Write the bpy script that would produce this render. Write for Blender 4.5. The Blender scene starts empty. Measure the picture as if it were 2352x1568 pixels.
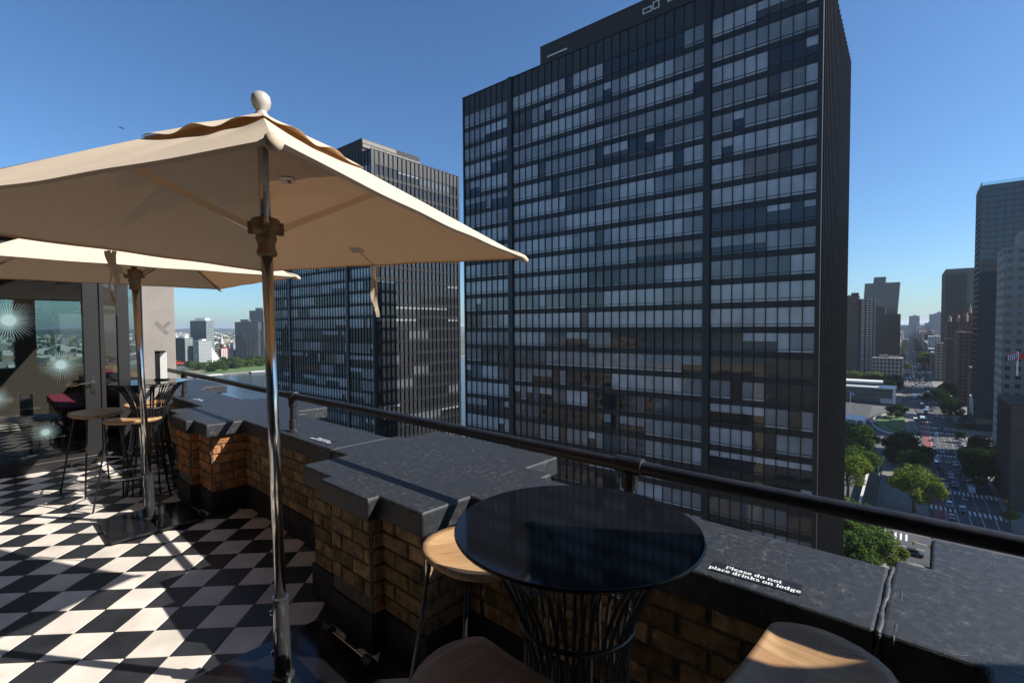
import bpy, math, random
from mathutils import Vector, Matrix
R = math.radians
rnd = random.Random(7)
S = bpy.context.scene
col = S.collection

# ------------------------------------------------------------------ camera
EYE = Vector((0, 0, 1.55))
yaw, pitch, roll = R(41.9), math.atan(36/1114), R(0.35)
F0 = Vector((-math.sin(yaw), math.cos(yaw), 0)); R0 = Vector((math.cos(yaw), math.sin(yaw), 0)); U0 = Vector((0, 0, 1))
FW = F0*math.cos(pitch) - U0*math.sin(pitch)
U1 = F0*math.sin(pitch) + U0*math.cos(pitch)
RT = R0*math.cos(roll) - U1*math.sin(roll)
UP = U1*math.cos(roll) + R0*math.sin(roll)
cam = bpy.data.objects.new('camera', bpy.data.cameras.new('camera'))
col.objects.link(cam)
M3 = Matrix((RT, UP, -FW)).transposed()
cam.matrix_world = Matrix.Translation(EYE) @ M3.to_4x4()
cam.data.sensor_width = 36; cam.data.lens = 1114/2352*36
cam.data.clip_start = 0.02; cam.data.clip_end = 60000
S.camera = cam

# ------------------------------------------------------------------ sky, sun, exposure
SUN_EL, SUN_AZ = R(37.9), math.atan2(.839, .545)     # azimuth measured clockwise from +Y
W = bpy.data.worlds.new('World'); S.world = W; W.use_nodes = True
nt = W.node_tree
sky = nt.nodes.new('ShaderNodeTexSky'); sky.sky_type = 'NISHITA'; sky.sun_disc = False
sky.sun_elevation = SUN_EL; sky.sun_rotation = SUN_AZ
sky.altitude = 60; sky.air_density = 1.0; sky.dust_density = 0.6; sky.ozone_density = 2.5
bg = nt.nodes['Background']; bg.inputs[1].default_value = 0.071
tint = nt.nodes.new('ShaderNodeMix'); tint.data_type = 'RGBA'; tint.blend_type = 'MULTIPLY'; tint.inputs[0].default_value = 1
tint.inputs[7].default_value = (.70, .98, 1.24, 1)          # white balance of the photograph
nt.links.new(sky.outputs[0], tint.inputs[6]); nt.links.new(tint.outputs[2], bg.inputs[0])
sl = bpy.data.lights.new('sun', 'SUN'); sl.energy = 5.0; sl.angle = R(0.53); sl.color = (1, .955, .88)
so = bpy.data.objects.new('sun', sl); col.objects.link(so)
SD = Vector((math.sin(SUN_AZ)*math.cos(SUN_EL), math.cos(SUN_AZ)*math.cos(SUN_EL), math.sin(SUN_EL)))
so.rotation_euler = SD.to_track_quat('Z', 'Y').to_euler(); so.location = (20, 20, 40)
S.view_settings.view_transform = 'Standard'; S.view_settings.look = 'None'
S.view_settings.exposure = 0.75; S.view_settings.gamma = 1.0
S.view_settings.use_curve_mapping = False
S.render.engine = 'CYCLES'
S.cycles.max_bounces = 6

# ------------------------------------------------------------------ helpers
CA, SA = math.cos(R(2.7)), math.sin(R(2.7))
GZ = -66.0
def city(x, y, z=0):            # street grid coordinates (x west, y south along the avenue) -> terrace frame
    return Vector((x*CA - y*SA, x*SA + y*CA, z))
CITY = Matrix.Rotation(R(2.7), 4, 'Z')

def tag(o, label=None, cat=None, group=None, kind=None):
    if label: o['label'] = label
    if cat: o['category'] = cat
    if group: o['group'] = group
    if kind: o['kind'] = kind
    return o
def empty(name, loc=(0, 0, 0), rz=0, parent=None):
    o = bpy.data.objects.new(name, None); col.objects.link(o)
    o.location = loc; o.rotation_euler = (0, 0, rz); o.empty_display_size = .2
    if parent: o.parent = parent
    return o
def inst(name, mesh, parent=None, loc=(0, 0, 0), rz=0, sc=None):
    o = bpy.data.objects.new(name, mesh); col.objects.link(o)
    o.location = loc; o.rotation_euler = (0, 0, rz)
    if sc: o.scale = sc
    if parent: o.parent = parent
    return o
def copy_tree(o, parent=None):
    c = o.copy(); col.objects.link(c)
    if parent: c.parent = parent
    for ch in list(o.children): copy_tree(ch, c)
    return c

class MB:
    def __init__(s, mx=None): s.v = []; s.f = []; s.m = []; s.mx = mx
    def add(s, vs, fs, mi=0):
        n = len(s.v)
        if s.mx: vs = [s.mx @ Vector(p) for p in vs]
        s.v += [tuple(p) for p in vs]
        s.f += [tuple(i+n for i in f) for f in fs]; s.m += [mi]*len(fs)
        return s
    def box(s, x0, y0, z0, x1, y1, z1, mi=0):
        x0, x1 = min(x0, x1), max(x0, x1); y0, y1 = min(y0, y1), max(y0, y1); z0, z1 = min(z0, z1), max(z0, z1)
        return s.add([(x0,y0,z0),(x1,y0,z0),(x1,y1,z0),(x0,y1,z0),(x0,y0,z1),(x1,y0,z1),(x1,y1,z1),(x0,y1,z1)],
              [(0,3,2,1),(4,5,6,7),(0,1,5,4),(1,2,6,5),(2,3,7,6),(3,0,4,7)], mi)
    def quad(s, a, b, c, d, mi=0): return s.add([a, b, c, d], [(0,1,2,3)], mi)
    def prism(s, poly, z0, z1, mi=0):
        n = len(poly)
        vs = [(x, y, z0) for x, y in poly] + [(x, y, z1) for x, y in poly]
        fs = [tuple(range(n-1, -1, -1)), tuple(range(n, 2*n))] + [(i, (i+1) % n, n+(i+1) % n, n+i) for i in range(n)]
        return s.add(vs, fs, mi)
    def tube(s, pts, r, n=8, mi=0, closed=False, cap=True):
        pts = [Vector(p) for p in pts]; k = len(pts)
        rs = r if isinstance(r, (list, tuple)) else [r]*k
        vs = []; fs = []; ref = None
        for i, p in enumerate(pts):
            if closed: t = (pts[(i+1) % k]-pts[i-1])
            else: t = pts[min(i+1, k-1)]-pts[max(i-1, 0)]
            t.normalize()
            if ref is None:
                ref = Vector((0, 0, 1)) if abs(t.z) < .9 else Vector((1, 0, 0))
            a = t.cross(ref); 
            if a.length < 1e-5: a = t.cross(Vector((1, 0, 0)))
            a.normalize(); b = a.cross(t); b.normalize(); ref = b
            for j in range(n):
                q = 2*math.pi*j/n
                vs.append(p + a*math.cos(q)*rs[i] + b*math.sin(q)*rs[i])
        for i in range(k if closed else k-1):
            i2 = (i+1) % k
            for j in range(n): fs.append((i*n+j, i*n+(j+1) % n, i2*n+(j+1) % n, i2*n+j))
        if cap and not closed: fs += [tuple(range(n))[::-1], tuple(range((k-1)*n, k*n))]
        return s.add(vs, fs, mi)
    def lathe(s, prof, n=24, c=(0, 0, 0), mi=0):
        vs = []; fs = []
        for r, z in prof:
            for j in range(n):
                q = 2*math.pi*j/n; vs.append((c[0]+r*math.cos(q), c[1]+r*math.sin(q), c[2]+z))
        k = len(prof)
        for i in range(k-1):
            for j in range(n): fs.append((i*n+j, i*n+(j+1) % n, (i+1)*n+(j+1) % n, (i+1)*n+j))
        fs += [tuple(range(n))[::-1], tuple(range((k-1)*n, k*n))]
        return s.add(vs, fs, mi)
    def mesh(s, name, mats, smooth=False):
        me = bpy.data.meshes.new(name)
        me.from_pydata(s.v, [], s.f)
        for m in (mats if isinstance(mats, (list, tuple)) else [mats]): me.materials.append(m)
        me.polygons.foreach_set('material_index', s.m)
        if smooth: me.polygons.foreach_set('use_smooth', [True]*len(s.f))
        me.update(); return me
    def build(s, name, mats, parent=None, smooth=False, loc=(0, 0, 0), rz=0):
        return inst(name, s.mesh(name, mats, smooth), parent, loc, rz)
def bevel(o, w, n=2):
    m = o.modifiers.new('bevel', 'BEVEL'); m.width = w; m.segments = n; m.limit_method = 'ANGLE'; return o

# ------------------------------------------------------------------ materials
def newmat(name):
    m = bpy.data.materials.new(name); m.use_nodes = True
    return m, m.node_tree.nodes, m.node_tree.links, m.node_tree.nodes['Principled BSDF']
def ramp(N, stops):
    r = N.new('ShaderNodeValToRGB'); e = r.color_ramp.elements
    e[0].position, e[0].color = stops[0][0], (*stops[0][1], 1)
    e[1].position, e[1].color = stops[-1][0], (*stops[-1][1], 1)
    for p, c in stops[1:-1]:
        k = e.new(p); k.color = (*c, 1)
    return r
def mat(name, c, rough=.6, metal=0, spec=.5, var=0.0, scale=8, bump=0, bscale=60, coat=0, obvar=0, detail=5, stretch=None, crough=.03, world=False):
    m, N, L, B = newmat(name)
    B.inputs['Roughness'].default_value = rough; B.inputs['Metallic'].default_value = metal
    B.inputs['Specular IOR Level'].default_value = spec
    B.inputs['Coat Weight'].default_value = coat; B.inputs['Coat Roughness'].default_value = crough
    B.inputs['Base Color'].default_value = (*c, 1)
    co = N.new('ShaderNodeTexCoord'); src = co.outputs['Object']
    if world: src = N.new('ShaderNodeNewGeometry').outputs['Position']
    if stretch:
        mp = N.new('ShaderNodeMapping'); mp.inputs['Scale'].default_value = stretch; L.new(src, mp.inputs[0]); src = mp.outputs[0]
    if var:
        n = N.new('ShaderNodeTexNoise'); n.inputs['Scale'].default_value = scale; n.inputs['Detail'].default_value = detail
        L.new(src, n.inputs['Vector'])
        a = tuple(max(0, x*(1-var)) for x in c); b = tuple(min(1, x*(1+var)) for x in c)
        r = ramp(N, [(.3, a), (.7, b)]); L.new(n.outputs[0], r.inputs[0]); out = r.outputs[0]
        if obvar:
            oi = N.new('ShaderNodeObjectInfo'); hs = N.new('ShaderNodeHueSaturation')
            mr = N.new('ShaderNodeMapRange'); mr.inputs['To Min'].default_value = 1-obvar; mr.inputs['To Max'].default_value = 1+obvar
            L.new(oi.outputs['Random'], mr.inputs[0]); L.new(mr.outputs[0], hs.inputs['Value']); L.new(out, hs.inputs['Color']); out = hs.outputs[0]
        L.new(out, B.inputs['Base Color'])
    if bump:
        n2 = N.new('ShaderNodeTexNoise'); n2.inputs['Scale'].default_value = bscale; n2.inputs['Detail'].default_value = 6
        L.new(src, n2.inputs['Vector'])
        b = N.new('ShaderNodeBump'); b.inputs['Strength'].default_value = bump; b.inputs['Distance'].default_value = .02
        L.new(n2.outputs[0], b.inputs['Height']); L.new(b.outputs[0], B.inputs['Normal'])
    return m

M = {}
M['tile_w'] = mat('cream_tile', (.66, .59, .52), .42, var=.16, scale=5, obvar=.07, bump=.08, bscale=25, world=True, detail=9)
M['tile_b'] = mat('black_tile', (.022, .023, .026), .40, var=.45, scale=5, obvar=.2, bump=.08, bscale=25, world=True, detail=9)
M['grout'] = mat('grout', (.12, .11, .10), .9)
M['brick'] = mat('tan_brick', (.285, .182, .085), .9, var=.5, scale=16, obvar=.42, bump=.9, bscale=75, world=True, detail=9)
M['brick_o'] = mat('orange_brick', (.40, .165, .06), .9, var=.45, scale=16, obvar=.35, bump=.8, bscale=75, world=True, detail=9)
M['mortar'] = mat('mortar', (.125, .115, .10), .95, var=.4, scale=40, bump=.6, bscale=120)
M['plinth'] = mat('black_plaster', (.022, .018, .016), .75, var=.5, scale=6, bump=.5, bscale=18)
M['blackmetal'] = mat('black_metal', (.014, .014, .016), .38, spec=.5, var=.3, scale=20)
M['railpaint'] = mat('rail_paint', (.014, .014, .016), .42, var=.4, scale=14, bump=.10, bscale=35)
M['chrome'] = mat('steel', (.62, .60, .57), .16, metal=1)
M['gloss_black'] = mat('gloss_black', (.005, .005, .006), .06, spec=.22)
M['plate'] = mat('black_plate', (.007, .007, .009), .12, spec=.5, var=.3, scale=10)
M['sleeve'] = mat('dark_chrome', (.03, .03, .033), .14, metal=0, coat=1)
M['resin'] = mat('brown_resin', (.17, .115, .06), .45)
M['finial'] = mat('grey_finial', (.42, .40, .37), .3, coat=.3)
M['concrete'] = mat('render_column', (.23, .205, .185), .8, var=.10, scale=3, bump=.12, bscale=40)
M['tape'] = mat('tape_mark', (.15, .135, .125), .8, var=.2)
M['frame'] = mat('door_frame', (.018, .017, .017), .4)
M['white'] = mat('white_paint', (.75, .75, .73), .5)
M['label'] = mat('label_black', (.012, .012, .013), .4)
M['textw'] = mat('label_white', (.8, .8, .8), .5)
M['pink'] = mat('pink_upholstery', (.30, .035, .075), .7, var=.2)
M['decal'] = mat('frosted_decal', (.20, .29, .29), .6)

# painted stone coping: peeling, cracked black paint
m, N, L, B = newmat('painted_stone')
co = N.new('ShaderNodeTexCoord')
n1 = N.new('ShaderNodeTexNoise'); n1.inputs['Scale'].default_value = 34; n1.inputs['Detail'].default_value = 9; n1.inputs['Roughness'].default_value = .7
n2 = N.new('ShaderNodeTexNoise'); n2.inputs['Scale'].default_value = 5.5; n2.inputs['Detail'].default_value = 6; n2.inputs['Distortion'].default_value = .8
mp = N.new('ShaderNodeMapping'); mp.inputs['Scale'].default_value = (1, 2.2, 1)
vo = N.new('ShaderNodeTexVoronoi'); vo.feature = 'DISTANCE_TO_EDGE'; vo.inputs['Scale'].default_value = 2.4
nd = N.new('ShaderNodeTexNoise'); nd.inputs['Scale'].default_value = 6; nd.inputs['Detail'].default_value = 6
ad = N.new('ShaderNodeVectorMath'); ad.operation = 'MULTIPLY_ADD'; ad.inputs[1].default_value = (.35, .35, .35)
for q in (n1, n2, nd): L.new(co.outputs['Object'], q.inputs['Vector'])
L.new(nd.outputs['Color'], ad.inputs[0]); L.new(co.outputs['Object'], mp.inputs[0]); L.new(mp.outputs[0], ad.inputs[2]); L.new(ad.outputs[0], vo.inputs['Vector'])
crack = ramp(N, [(0, (0, 0, 0)), (.012, (1, 1, 1))]); L.new(vo.outputs['Distance'], crack.inputs[0])
speck = ramp(N, [(.46, (.018, .0195, .023)), (.58, (.036, .037, .039)), (.70, (.115, .11, .10))]); L.new(n1.outputs[0], speck.inputs[0])
wear = ramp(N, [(.40, (.12, .12, .12)), (.58, (1, 1, 1))]); L.new(n2.outputs[0], wear.inputs[0])
mx = N.new('ShaderNodeMix'); mx.data_type = 'RGBA'; mx.inputs[6].default_value = (.021, .0225, .026, 1)
L.new(wear.outputs[0], mx.inputs[0]); L.new(speck.outputs[0], mx.inputs[7]); L.new(mx.outputs[2], B.inputs['Base Color'])
ck = N.new('ShaderNodeMath'); ck.operation = 'MAXIMUM'; nm_ = N.new('ShaderNodeTexNoise'); nm_.inputs['Scale'].default_value = 1.7; L.new(co.outputs['Object'], nm_.inputs['Vector'])
nr = ramp(N, [(.48, (1, 1, 1)), (.60, (.0, .0, .0))]); L.new(nm_.outputs[0], nr.inputs[0]); L.new(nr.outputs[0], ck.inputs[0]); L.new(crack.outputs[0], ck.inputs[1])
ck2 = N.new('ShaderNodeMath'); ck2.operation = 'MULTIPLY'; ck2.inputs[1].default_value = .5; L.new(ck.outputs[0], ck2.inputs[0])
sm = N.new('ShaderNodeMath'); sm.operation = 'MULTIPLY_ADD'; sm.inputs[1].default_value = .8; L.new(n1.outputs[0], sm.inputs[0]); L.new(ck2.outputs[0], sm.inputs[2])
sm2 = N.new('ShaderNodeMath'); sm2.operation = 'MULTIPLY_ADD'; sm2.inputs[1].default_value = 1.6; L.new(n2.outputs[0], sm2.inputs[0]); L.new(sm.outputs[0], sm2.inputs[2])
bp = N.new('ShaderNodeBump'); bp.inputs['Strength'].default_value = .5; bp.inputs['Distance'].default_value = .006
L.new(sm2.outputs[0], bp.inputs['Height']); L.new(bp.outputs[0], B.inputs['Normal'])
B.inputs['Roughness'].default_value = .5; B.inputs['Specular IOR Level'].default_value = .45
M['coping'] = m

# canvas: woven, lets some light through
m, N, L, B = newmat('canvas')
out = N['Material Output']
co = N.new('ShaderNodeTexCoord'); nz = N.new('ShaderNodeTexNoise'); nz.inputs['Scale'].default_value = 30
mp = N.new('ShaderNodeMapping'); mp.inputs['Scale'].default_value = (1, 1, 12)
L.new(co.outputs['Object'], mp.inputs[0]); L.new(mp.outputs[0], nz.inputs['Vector'])
r1 = ramp(N, [(.3, (.57, .47, .36)), (.7, (.65, .54, .42))]); L.new(nz.outputs[0], r1.inputs[0])
df = N.new('ShaderNodeBsdfDiffuse'); tr = N.new('ShaderNodeBsdfTranslucent'); ms = N.new('ShaderNodeMixShader')
tr.inputs[0].default_value = (.46, .22, .08, 1); ms.inputs[0].default_value = .13
L.new(r1.outputs[0], df.inputs[0]); L.new(df.outputs[0], ms.inputs[1]); L.new(tr.outputs[0], ms.inputs[2]); L.new(ms.outputs[0], out.inputs[0])
M['canvas'] = m

# wood seat
m, N, L, B = newmat('wood_seat')
co = N.new('ShaderNodeTexCoord'); mp = N.new('ShaderNodeMapping'); mp.inputs['Scale'].default_value = (2.0, 55, 10)
wv = N.new('ShaderNodeTexNoise'); wv.inputs['Scale'].default_value = 3.0; wv.inputs['Detail'].default_value = 8; wv.inputs['Distortion'].default_value = .15
L.new(co.outputs['Object'], mp.inputs[0]); L.new(mp.outputs[0], wv.inputs['Vector'])
st = N.new('ShaderNodeTexBrick'); st.inputs['Scale'].default_value = 1.0; st.inputs['Brick Width'].default_value = 3.0; st.inputs['Row Height'].default_value = .065
st.inputs['Mortar Size'].default_value = .0006; st.inputs['Color1'].default_value = (.34, .19, .085, 1); st.inputs['Color2'].default_value = (.46, .29, .14, 1); st.inputs['Mortar'].default_value = (.22, .12, .05, 1)
L.new(co.outputs['Object'], st.inputs['Vector'])
rg = ramp(N, [(.3, (.74, .68, .63)), (.62, (1, 1, 1))]); L.new(wv.outputs[0], rg.inputs[0])
mx = N.new('ShaderNodeMix'); mx.data_type = 'RGBA'; mx.blend_type = 'MULTIPLY'; mx.inputs[0].default_value = 1
L.new(st.outputs[0], mx.inputs[6]); L.new(rg.outputs[0], mx.inputs[7]); L.new(mx.outputs[2], B.inputs['Base Color'])
B.inputs['Roughness'].default_value = .45
M['wood'] = m

# clear pane
def glassmat(name, tint=(.9, .95, .95), refl=1.0):
    m, N, L, B = newmat(name); out = N['Material Output']
    t = N.new('ShaderNodeBsdfTransparent'); t.inputs[0].default_value = (*tint, 1)
    g = N.new('ShaderNodeBsdfGlossy'); g.inputs['Roughness'].default_value = .01
    f = N.new('ShaderNodeFresnel'); f.inputs['IOR'].default_value = 1.5*refl
    ms = N.new('ShaderNodeMixShader'); L.new(f.outputs[0], ms.inputs[0]); L.new(t.outputs[0], ms.inputs[1]); L.new(g.outputs[0], ms.inputs[2]); L.new(ms.outputs[0], out.inputs[0])
    return m
M['glass'] = glassmat('door_glass', (.62, .66, .66), 1.15)
M['vis_glass'] = glassmat('pane_glass', (.8, .9, .88))

# tower glazing
M['bronze'] = mat('bronze_metal', (.012, .0115, .012), .45, var=.25, scale=.6)
M['panel'] = mat('bronze_panel', (.030, .031, .033), .55, var=.25, scale=.4, obvar=.2)
M['pent'] = mat('penthouse_brick', (.040, .033, .030), .8, var=.3, scale=1.5, stretch=(1, 1, 8))
def winmat(name, c, rough=.6, stripes=None, obvar=.12, coat=1.0):
    m, N, L, B = newmat(name)
    B.inputs['Roughness'].default_value = rough; B.inputs['Coat Weight'].default_value = coat; B.inputs['Coat Roughness'].default_value = .015
    B.inputs['Coat IOR'].default_value = 1.6; B.inputs['Specular IOR Level'].default_value = .2
    co = N.new('ShaderNodeNewGeometry'); n = N.new('ShaderNodeTexNoise'); n.inputs['Scale'].default_value = .35; n.inputs['Detail'].default_value = 2
    L.new(co.outputs['Position'], n.inputs['Vector'])
    r = ramp(N, [(.3, tuple(x*.78 for x in c)), (.7, tuple(x*1.2 for x in c))]); L.new(n.outputs[0], r.inputs[0]); o = r.outputs[0]
    if stripes:
        w = N.new('ShaderNodeTexWave'); w.inputs['Scale'].default_value = 2.2; w.inputs['Distortion'].default_value = 3.5; w.inputs['Detail'].default_value = 2
        L.new(co.outputs['Position'], w.inputs['Vector']); w.bands_direction = stripes
        r2 = ramp(N, [(.2, (.45, .45, .47)), (.8, (1, 1, 1))]); L.new(w.outputs[0], r2.inputs[0])
        mx = N.new('ShaderNodeMix'); mx.data_type = 'RGBA'; mx.blend_type = 'MULTIPLY'; mx.inputs[0].default_value = 1
        L.new(o, mx.inputs[6]); L.new(r2.outputs[0], mx.inputs[7]); o = mx.outputs[2]
    # uneven float glass: each pane catches the surroundings at a slightly different slant
    nb = N.new('ShaderNodeTexNoise'); nb.inputs['Scale'].default_value = .8; nb.inputs['Detail'].default_value = 1
    L.new(co.outputs['Position'], nb.inputs['Vector'])
    b = N.new('ShaderNodeBump'); b.inputs['Strength'].default_value = .25; b.inputs['Distance'].default_value = .03
    L.new(nb.outputs[0], b.inputs['Height']); L.new(b.outputs[0], B.inputs['Coat Normal'])
    L.new(o, B.inputs['Base Color']); return m
WM = [winmat('blind_pale', (.36, .385, .40)), winmat('blind_grey', (.21, .23, .24)), winmat('curtain', (.26, .27, .275), stripes='X'),
      winmat('room_dark', (.010, .012, .016)), winmat('room_reflect_brown', (.045, .032, .022)), winmat('room_mid', (.08, .09, .10)),  # the brown also stands in for reflected buildings
      winmat('blind_warm', (.17, .14, .115)), M['bronze'], winmat('sill_white', (.36, .37, .37))]

# ------------------------------------------------------------------ setting: ground, water, far land
def flat(name, poly, z, m, cityf=True, th=0):
    b = MB(CITY if cityf else None)
    n = len(poly); b.add([(x, y, z) for x, y in poly], [tuple(range(n))])
    return b.build(name, m)
M['ground'] = mat('city_ground', (.10, .10, .095), .9, var=.3, scale=.02, bump=.2, bscale=.5)
M['asphalt'] = mat('asphalt', (.050, .051, .055), .85, var=.22, scale=.15, bump=.15, bscale=3)
M['paving'] = mat('paving', (.17, .16, .148), .85, var=.18, scale=.25)
M['grass'] = mat('grass', (.075, .13, .028), .9, var=.25, scale=.25, bump=.4, bscale=4)
M['buslane'] = mat('bus_lane_red', (.19, .045, .04), .8, var=.25, scale=.4)
M['roadpaint'] = mat('road_paint', (.62, .62, .60), .7, var=.2, scale=1.5)
M['farland'] = mat('far_land', (.085, .10, .075), .9, var=.4, scale=.004)
m, N, L, B = newmat('river_water')
B.inputs['Base Color'].default_value = (.035, .05, .058, 1); B.inputs['Roughness'].default_value = .16
co = N.new('ShaderNodeTexCoord'); nz = N.new('ShaderNodeTexNoise'); nz.inputs['Scale'].default_value = .12; nz.inputs['Detail'].default_value = 6
L.new(co.outputs['Object'], nz.inputs['Vector']); b = N.new('ShaderNodeBump'); b.inputs['Strength'].default_value = .9; b.inputs['Distance'].default_value = 1.0
L.new(nz.outputs[0], b.inputs['Height']); L.new(b.outputs[0], B.inputs['Normal']); M['water'] = m

tag(flat('ground', [(-190, -3000), (20000, -3000), (20000, 30000), (-190, 30000)], GZ-.6, M['ground']), kind='structure')
tag(flat('river_water', [(-800, -4000), (-186, -4000), (-186, 9000), (-800, 9000)], GZ-2.2, M['water']), kind='structure')
tag(flat('far_shore_ground', [(-30000, -9000), (-782, -9000), (-782, 30000), (-30000, 30000)], GZ-.4, M['farland']), kind='structure')
b = MB(CITY); b.box(-786, -500, GZ-3, -781, 900, GZ+.4); tag(b.build('river_embankment', M['paving']), kind='structure')
# wooded hills on the skyline, east and south
def ridge(name, pts, depth, m, seed):
    rr = random.Random(seed); vs = []; fs = []
    n = len(pts)
    for (x, y, h, dx, dy) in pts: vs += [(x, y, GZ-1), (x+dx*depth, y+dy*depth, h), (x+dx*depth*2.2, y+dy*depth*2.2, h*.7+GZ*.3)]
    for i in range(n-1):
        for k in range(2): fs.append((i*3+k, (i+1)*3+k, (i+1)*3+k+1, i*3+k+1))
    b = MB(CITY); b.add(vs, fs); return tag(b.build(name, m, smooth=True), kind='structure')
M['hills'] = mat('wooded_hills', (.035, .055, .040), .95, var=.35, scale=.008)
hp = [(-7500, y, -18+14*math.sin(y*.0011)+8*math.sin(y*.0047+1)+4*math.sin(y*.013), -1, .1) for y in range(-3000, 9000, 60)]
ridge('east_hills', hp, 900, M['hills'], 1)
hp = [(x, 11000, -10+18*math.sin(x*.0009)+8*math.sin(x*.004), .1, 1) for x in range(-9000, 14000, 100)]
ridge('south_hills', hp, 1200, M['hills'], 2)

# First avenue and the side street
def road_sheet(name, poly, dz, m): return tag(flat(name, poly, GZ-.6+dz, m), kind='structure')
RZ = GZ-.18
road_sheet('avenue_road', [(7.2, -60), (29, -60), (27, 380), (22, 500), (21.5, 3200), (-6, 3200), (-4, 760), (2, 560), (7.2, 470)], .42, M['asphalt'])
road_sheet('side_street_road', [(-190, 176), (7.3, 176), (7.3, 200), (-190, 200)], .424, M['asphalt'])
road_sheet('cross_street_road', [(28, 200), (200, 200), (200, 216), (28, 216)], .424, M['asphalt'])
road_sheet('drive_road', [(-60, 372), (-20, 372), (-22, 520), (-60, 520)], .40, M['asphalt'])
road_sheet('bus_lane', [(8.3, 205), (11.5, 205), (11.5, 470), (8.3, 470)], .428, M['buslane'])
def slab(name, poly, z0, z1, m, mx=CITY):
    b = MB(mx); b.prism(poly, z0, z1); return tag(b.build(name, m), kind='structure')
slab('east_pavement', [(-8, 205), (7.0, 205), (7.0, 372), (4.5, 470), (-8, 470)], GZ-.7, GZ-.04, M['paving'])
slab('west_pavement', [(27.6, 222), (60, 222), (60, 600), (22, 600), (22.6, 500), (27.2, 380)], GZ-.7, GZ-.04, M['paving'])
slab('corner_pavement', [(-8, 120), (6.9, 120), (6.9, 172), (4, 175.8), (-8, 175.8)], GZ-.7, GZ-.04, M['paving'])
slab('west_corner_pavement', [(28.5, 100), (70, 100), (70, 198), (29, 198)], GZ-.7, GZ-.04, M['paving'])
slab('far_east_pavement', [(-40, 700), (-5.2, 700), (-7.5, 3200), (-40, 3200)], GZ-.7, GZ-.04, M['paving'])
slab('far_west_pavement', [(22.2, 600), (60, 600), (60, 3200), (22.5, 3200)], GZ-.7, GZ-.04, M['paving'])
slab('plaza_pavement', [(-60, 523), (-3, 523), (-3, 700), (-60, 700)], GZ-.7, GZ-.04, M['paving'])
# painted markings
b = MB(CITY); z = RZ+.012
def stripe(x0, y0, x1, y1): b.box(x0, y0, z-.006, x1, y1, z)
def zebra(x0, x1, y0, y1, w=.55, gap=.75):
    x = x0
    while x < x1: stripe(x, y0, min(x+w, x1), y1); x += w+gap
zebra(7.6, 28.4, 233, 238); zebra(7.6, 28.5, 258, 263); zebra(7.6, 27, 328, 332); zebra(7.6, 26, 395, 399); zebra(7.6, 25, 413, 417); zebra(3, 21.3, 545, 549); zebra(-3, 21, 700, 704)
y = 176.6
while y < 199.5: y += 1.3
x = -7.6
while x < 1.5: stripe(x, 200.3, x+.5, 204.6) if False else stripe(x, 193, x+.5, 199); x += 1.35
for lx in (11.6,): stripe(lx-.08, 205, lx+.08, 470)
for lx in (14.6, 17.6, 20.4):
    yy = 264
    while yy < 470:
        stripe(lx-.07, yy, lx+.07, yy+3); yy += 9
stripe(20.35, 264, 20.5, 380)
for lx in (14.6, 17.8, 21, 24.4):
    stripe(lx-.08, 205, lx+.08, 232)
yy = 239
while yy < 257:
    for lx in (11.6, 14.6, 17.6, 20.6, 23.8): stripe(lx-.08, yy, lx+.08, yy+1)
    yy += 2.2
for lx in (5, 10, 15):
    yy = 480
    while yy < 1200: stripe(lx-.08, yy, lx+.08, yy+4); yy += 12
xx = -60
while xx < 6: stripe(xx, 187.9, xx+2, 188.1); xx += 4.5
tag(b.build('road_markings', M['roadpaint']), kind='structure')
# lawn with raised terrace
def ell(cx, cy, rx, ry, a0, a1, n=24): return [(cx+rx*math.cos(a0+(a1-a0)*i/n), cy+ry*math.sin(a0+(a1-a0)*i/n)) for i in range(n+1)]
slab('lawn_ground', [(-.3, 374), (-.3, 458)] + ell(-.3, 416, 15.5, 42, math.pi/2, 3*math.pi/2)[1:-1], GZ-.5, GZ+.3, M['grass'])
slab('inner_lawn_ground', [(-.6, 384), (-.6, 440)] + ell(-.6, 412, 8.5, 28, math.pi/2, 3*math.pi/2)[1:-1], GZ+.2, GZ+1.2, M['grass'])
slab('far_park_ground', [(-900, 300), (-786, 260), (-786, 640), (-900, 660)], GZ-1, GZ+.1, M['grass'])
slab('shore_ground', [(-870, 120), (-786, 120), (-786, 262), (-900, 302)], GZ-1, GZ+.05, mat('dry_grass', (.16, .155, .075), .9, var=.3, scale=.03))

# ================================================================== the terrace
PER = 2.83
# --- floor: diagonal checker of separate tiles
floor = MB().box(-7.42, -2.2, -.30, 3.2, 1.62, -.012).build('terrace_floor', M['grout']); tag(floor, kind='structure')
s2 = math.sqrt(.5)
def d2p(d1, d2): return ((d1+d2)*s2, (d1-d2)*s2)
TW, TH = .20, .2105
def tile_mesh(w):
    b = MB(Matrix.Rotation(R(45), 4, 'Z')); g = .0018; c = .0016; a, h = TW/2-g, TH/2-g
    b.add([(-a, -h, -.010), (a, -h, -.010), (a, h, -.010), (-a, h, -.010), (-a, -h, -c), (a, -h, -c), (a, h, -c), (-a, h, -c), (-a+c, -h+c, 0), (a-c, -h+c, 0), (a-c, h-c, 0), (-a+c, h-c, 0)],
          [(0,1,5,4), (1,2,6,5), (2,3,7,6), (3,0,4,7), (4,5,9,8), (5,6,10,9), (6,7,11,10), (7,4,8,11), (8,9,10,11)])
    return b.mesh('tile', M['tile_w'] if w else M['tile_b'])
tm = [tile_mesh(0), tile_mesh(1)]
def seen(p, mg=1.06):
    d = Vector(p)-EYE; zz = d.dot(FW)
    return zz > .1 and abs(d.dot(RT)/zz) < 1.056*mg and -(.704*mg) < d.dot(UP)/zz < .704*mg
tiles = []
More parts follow.
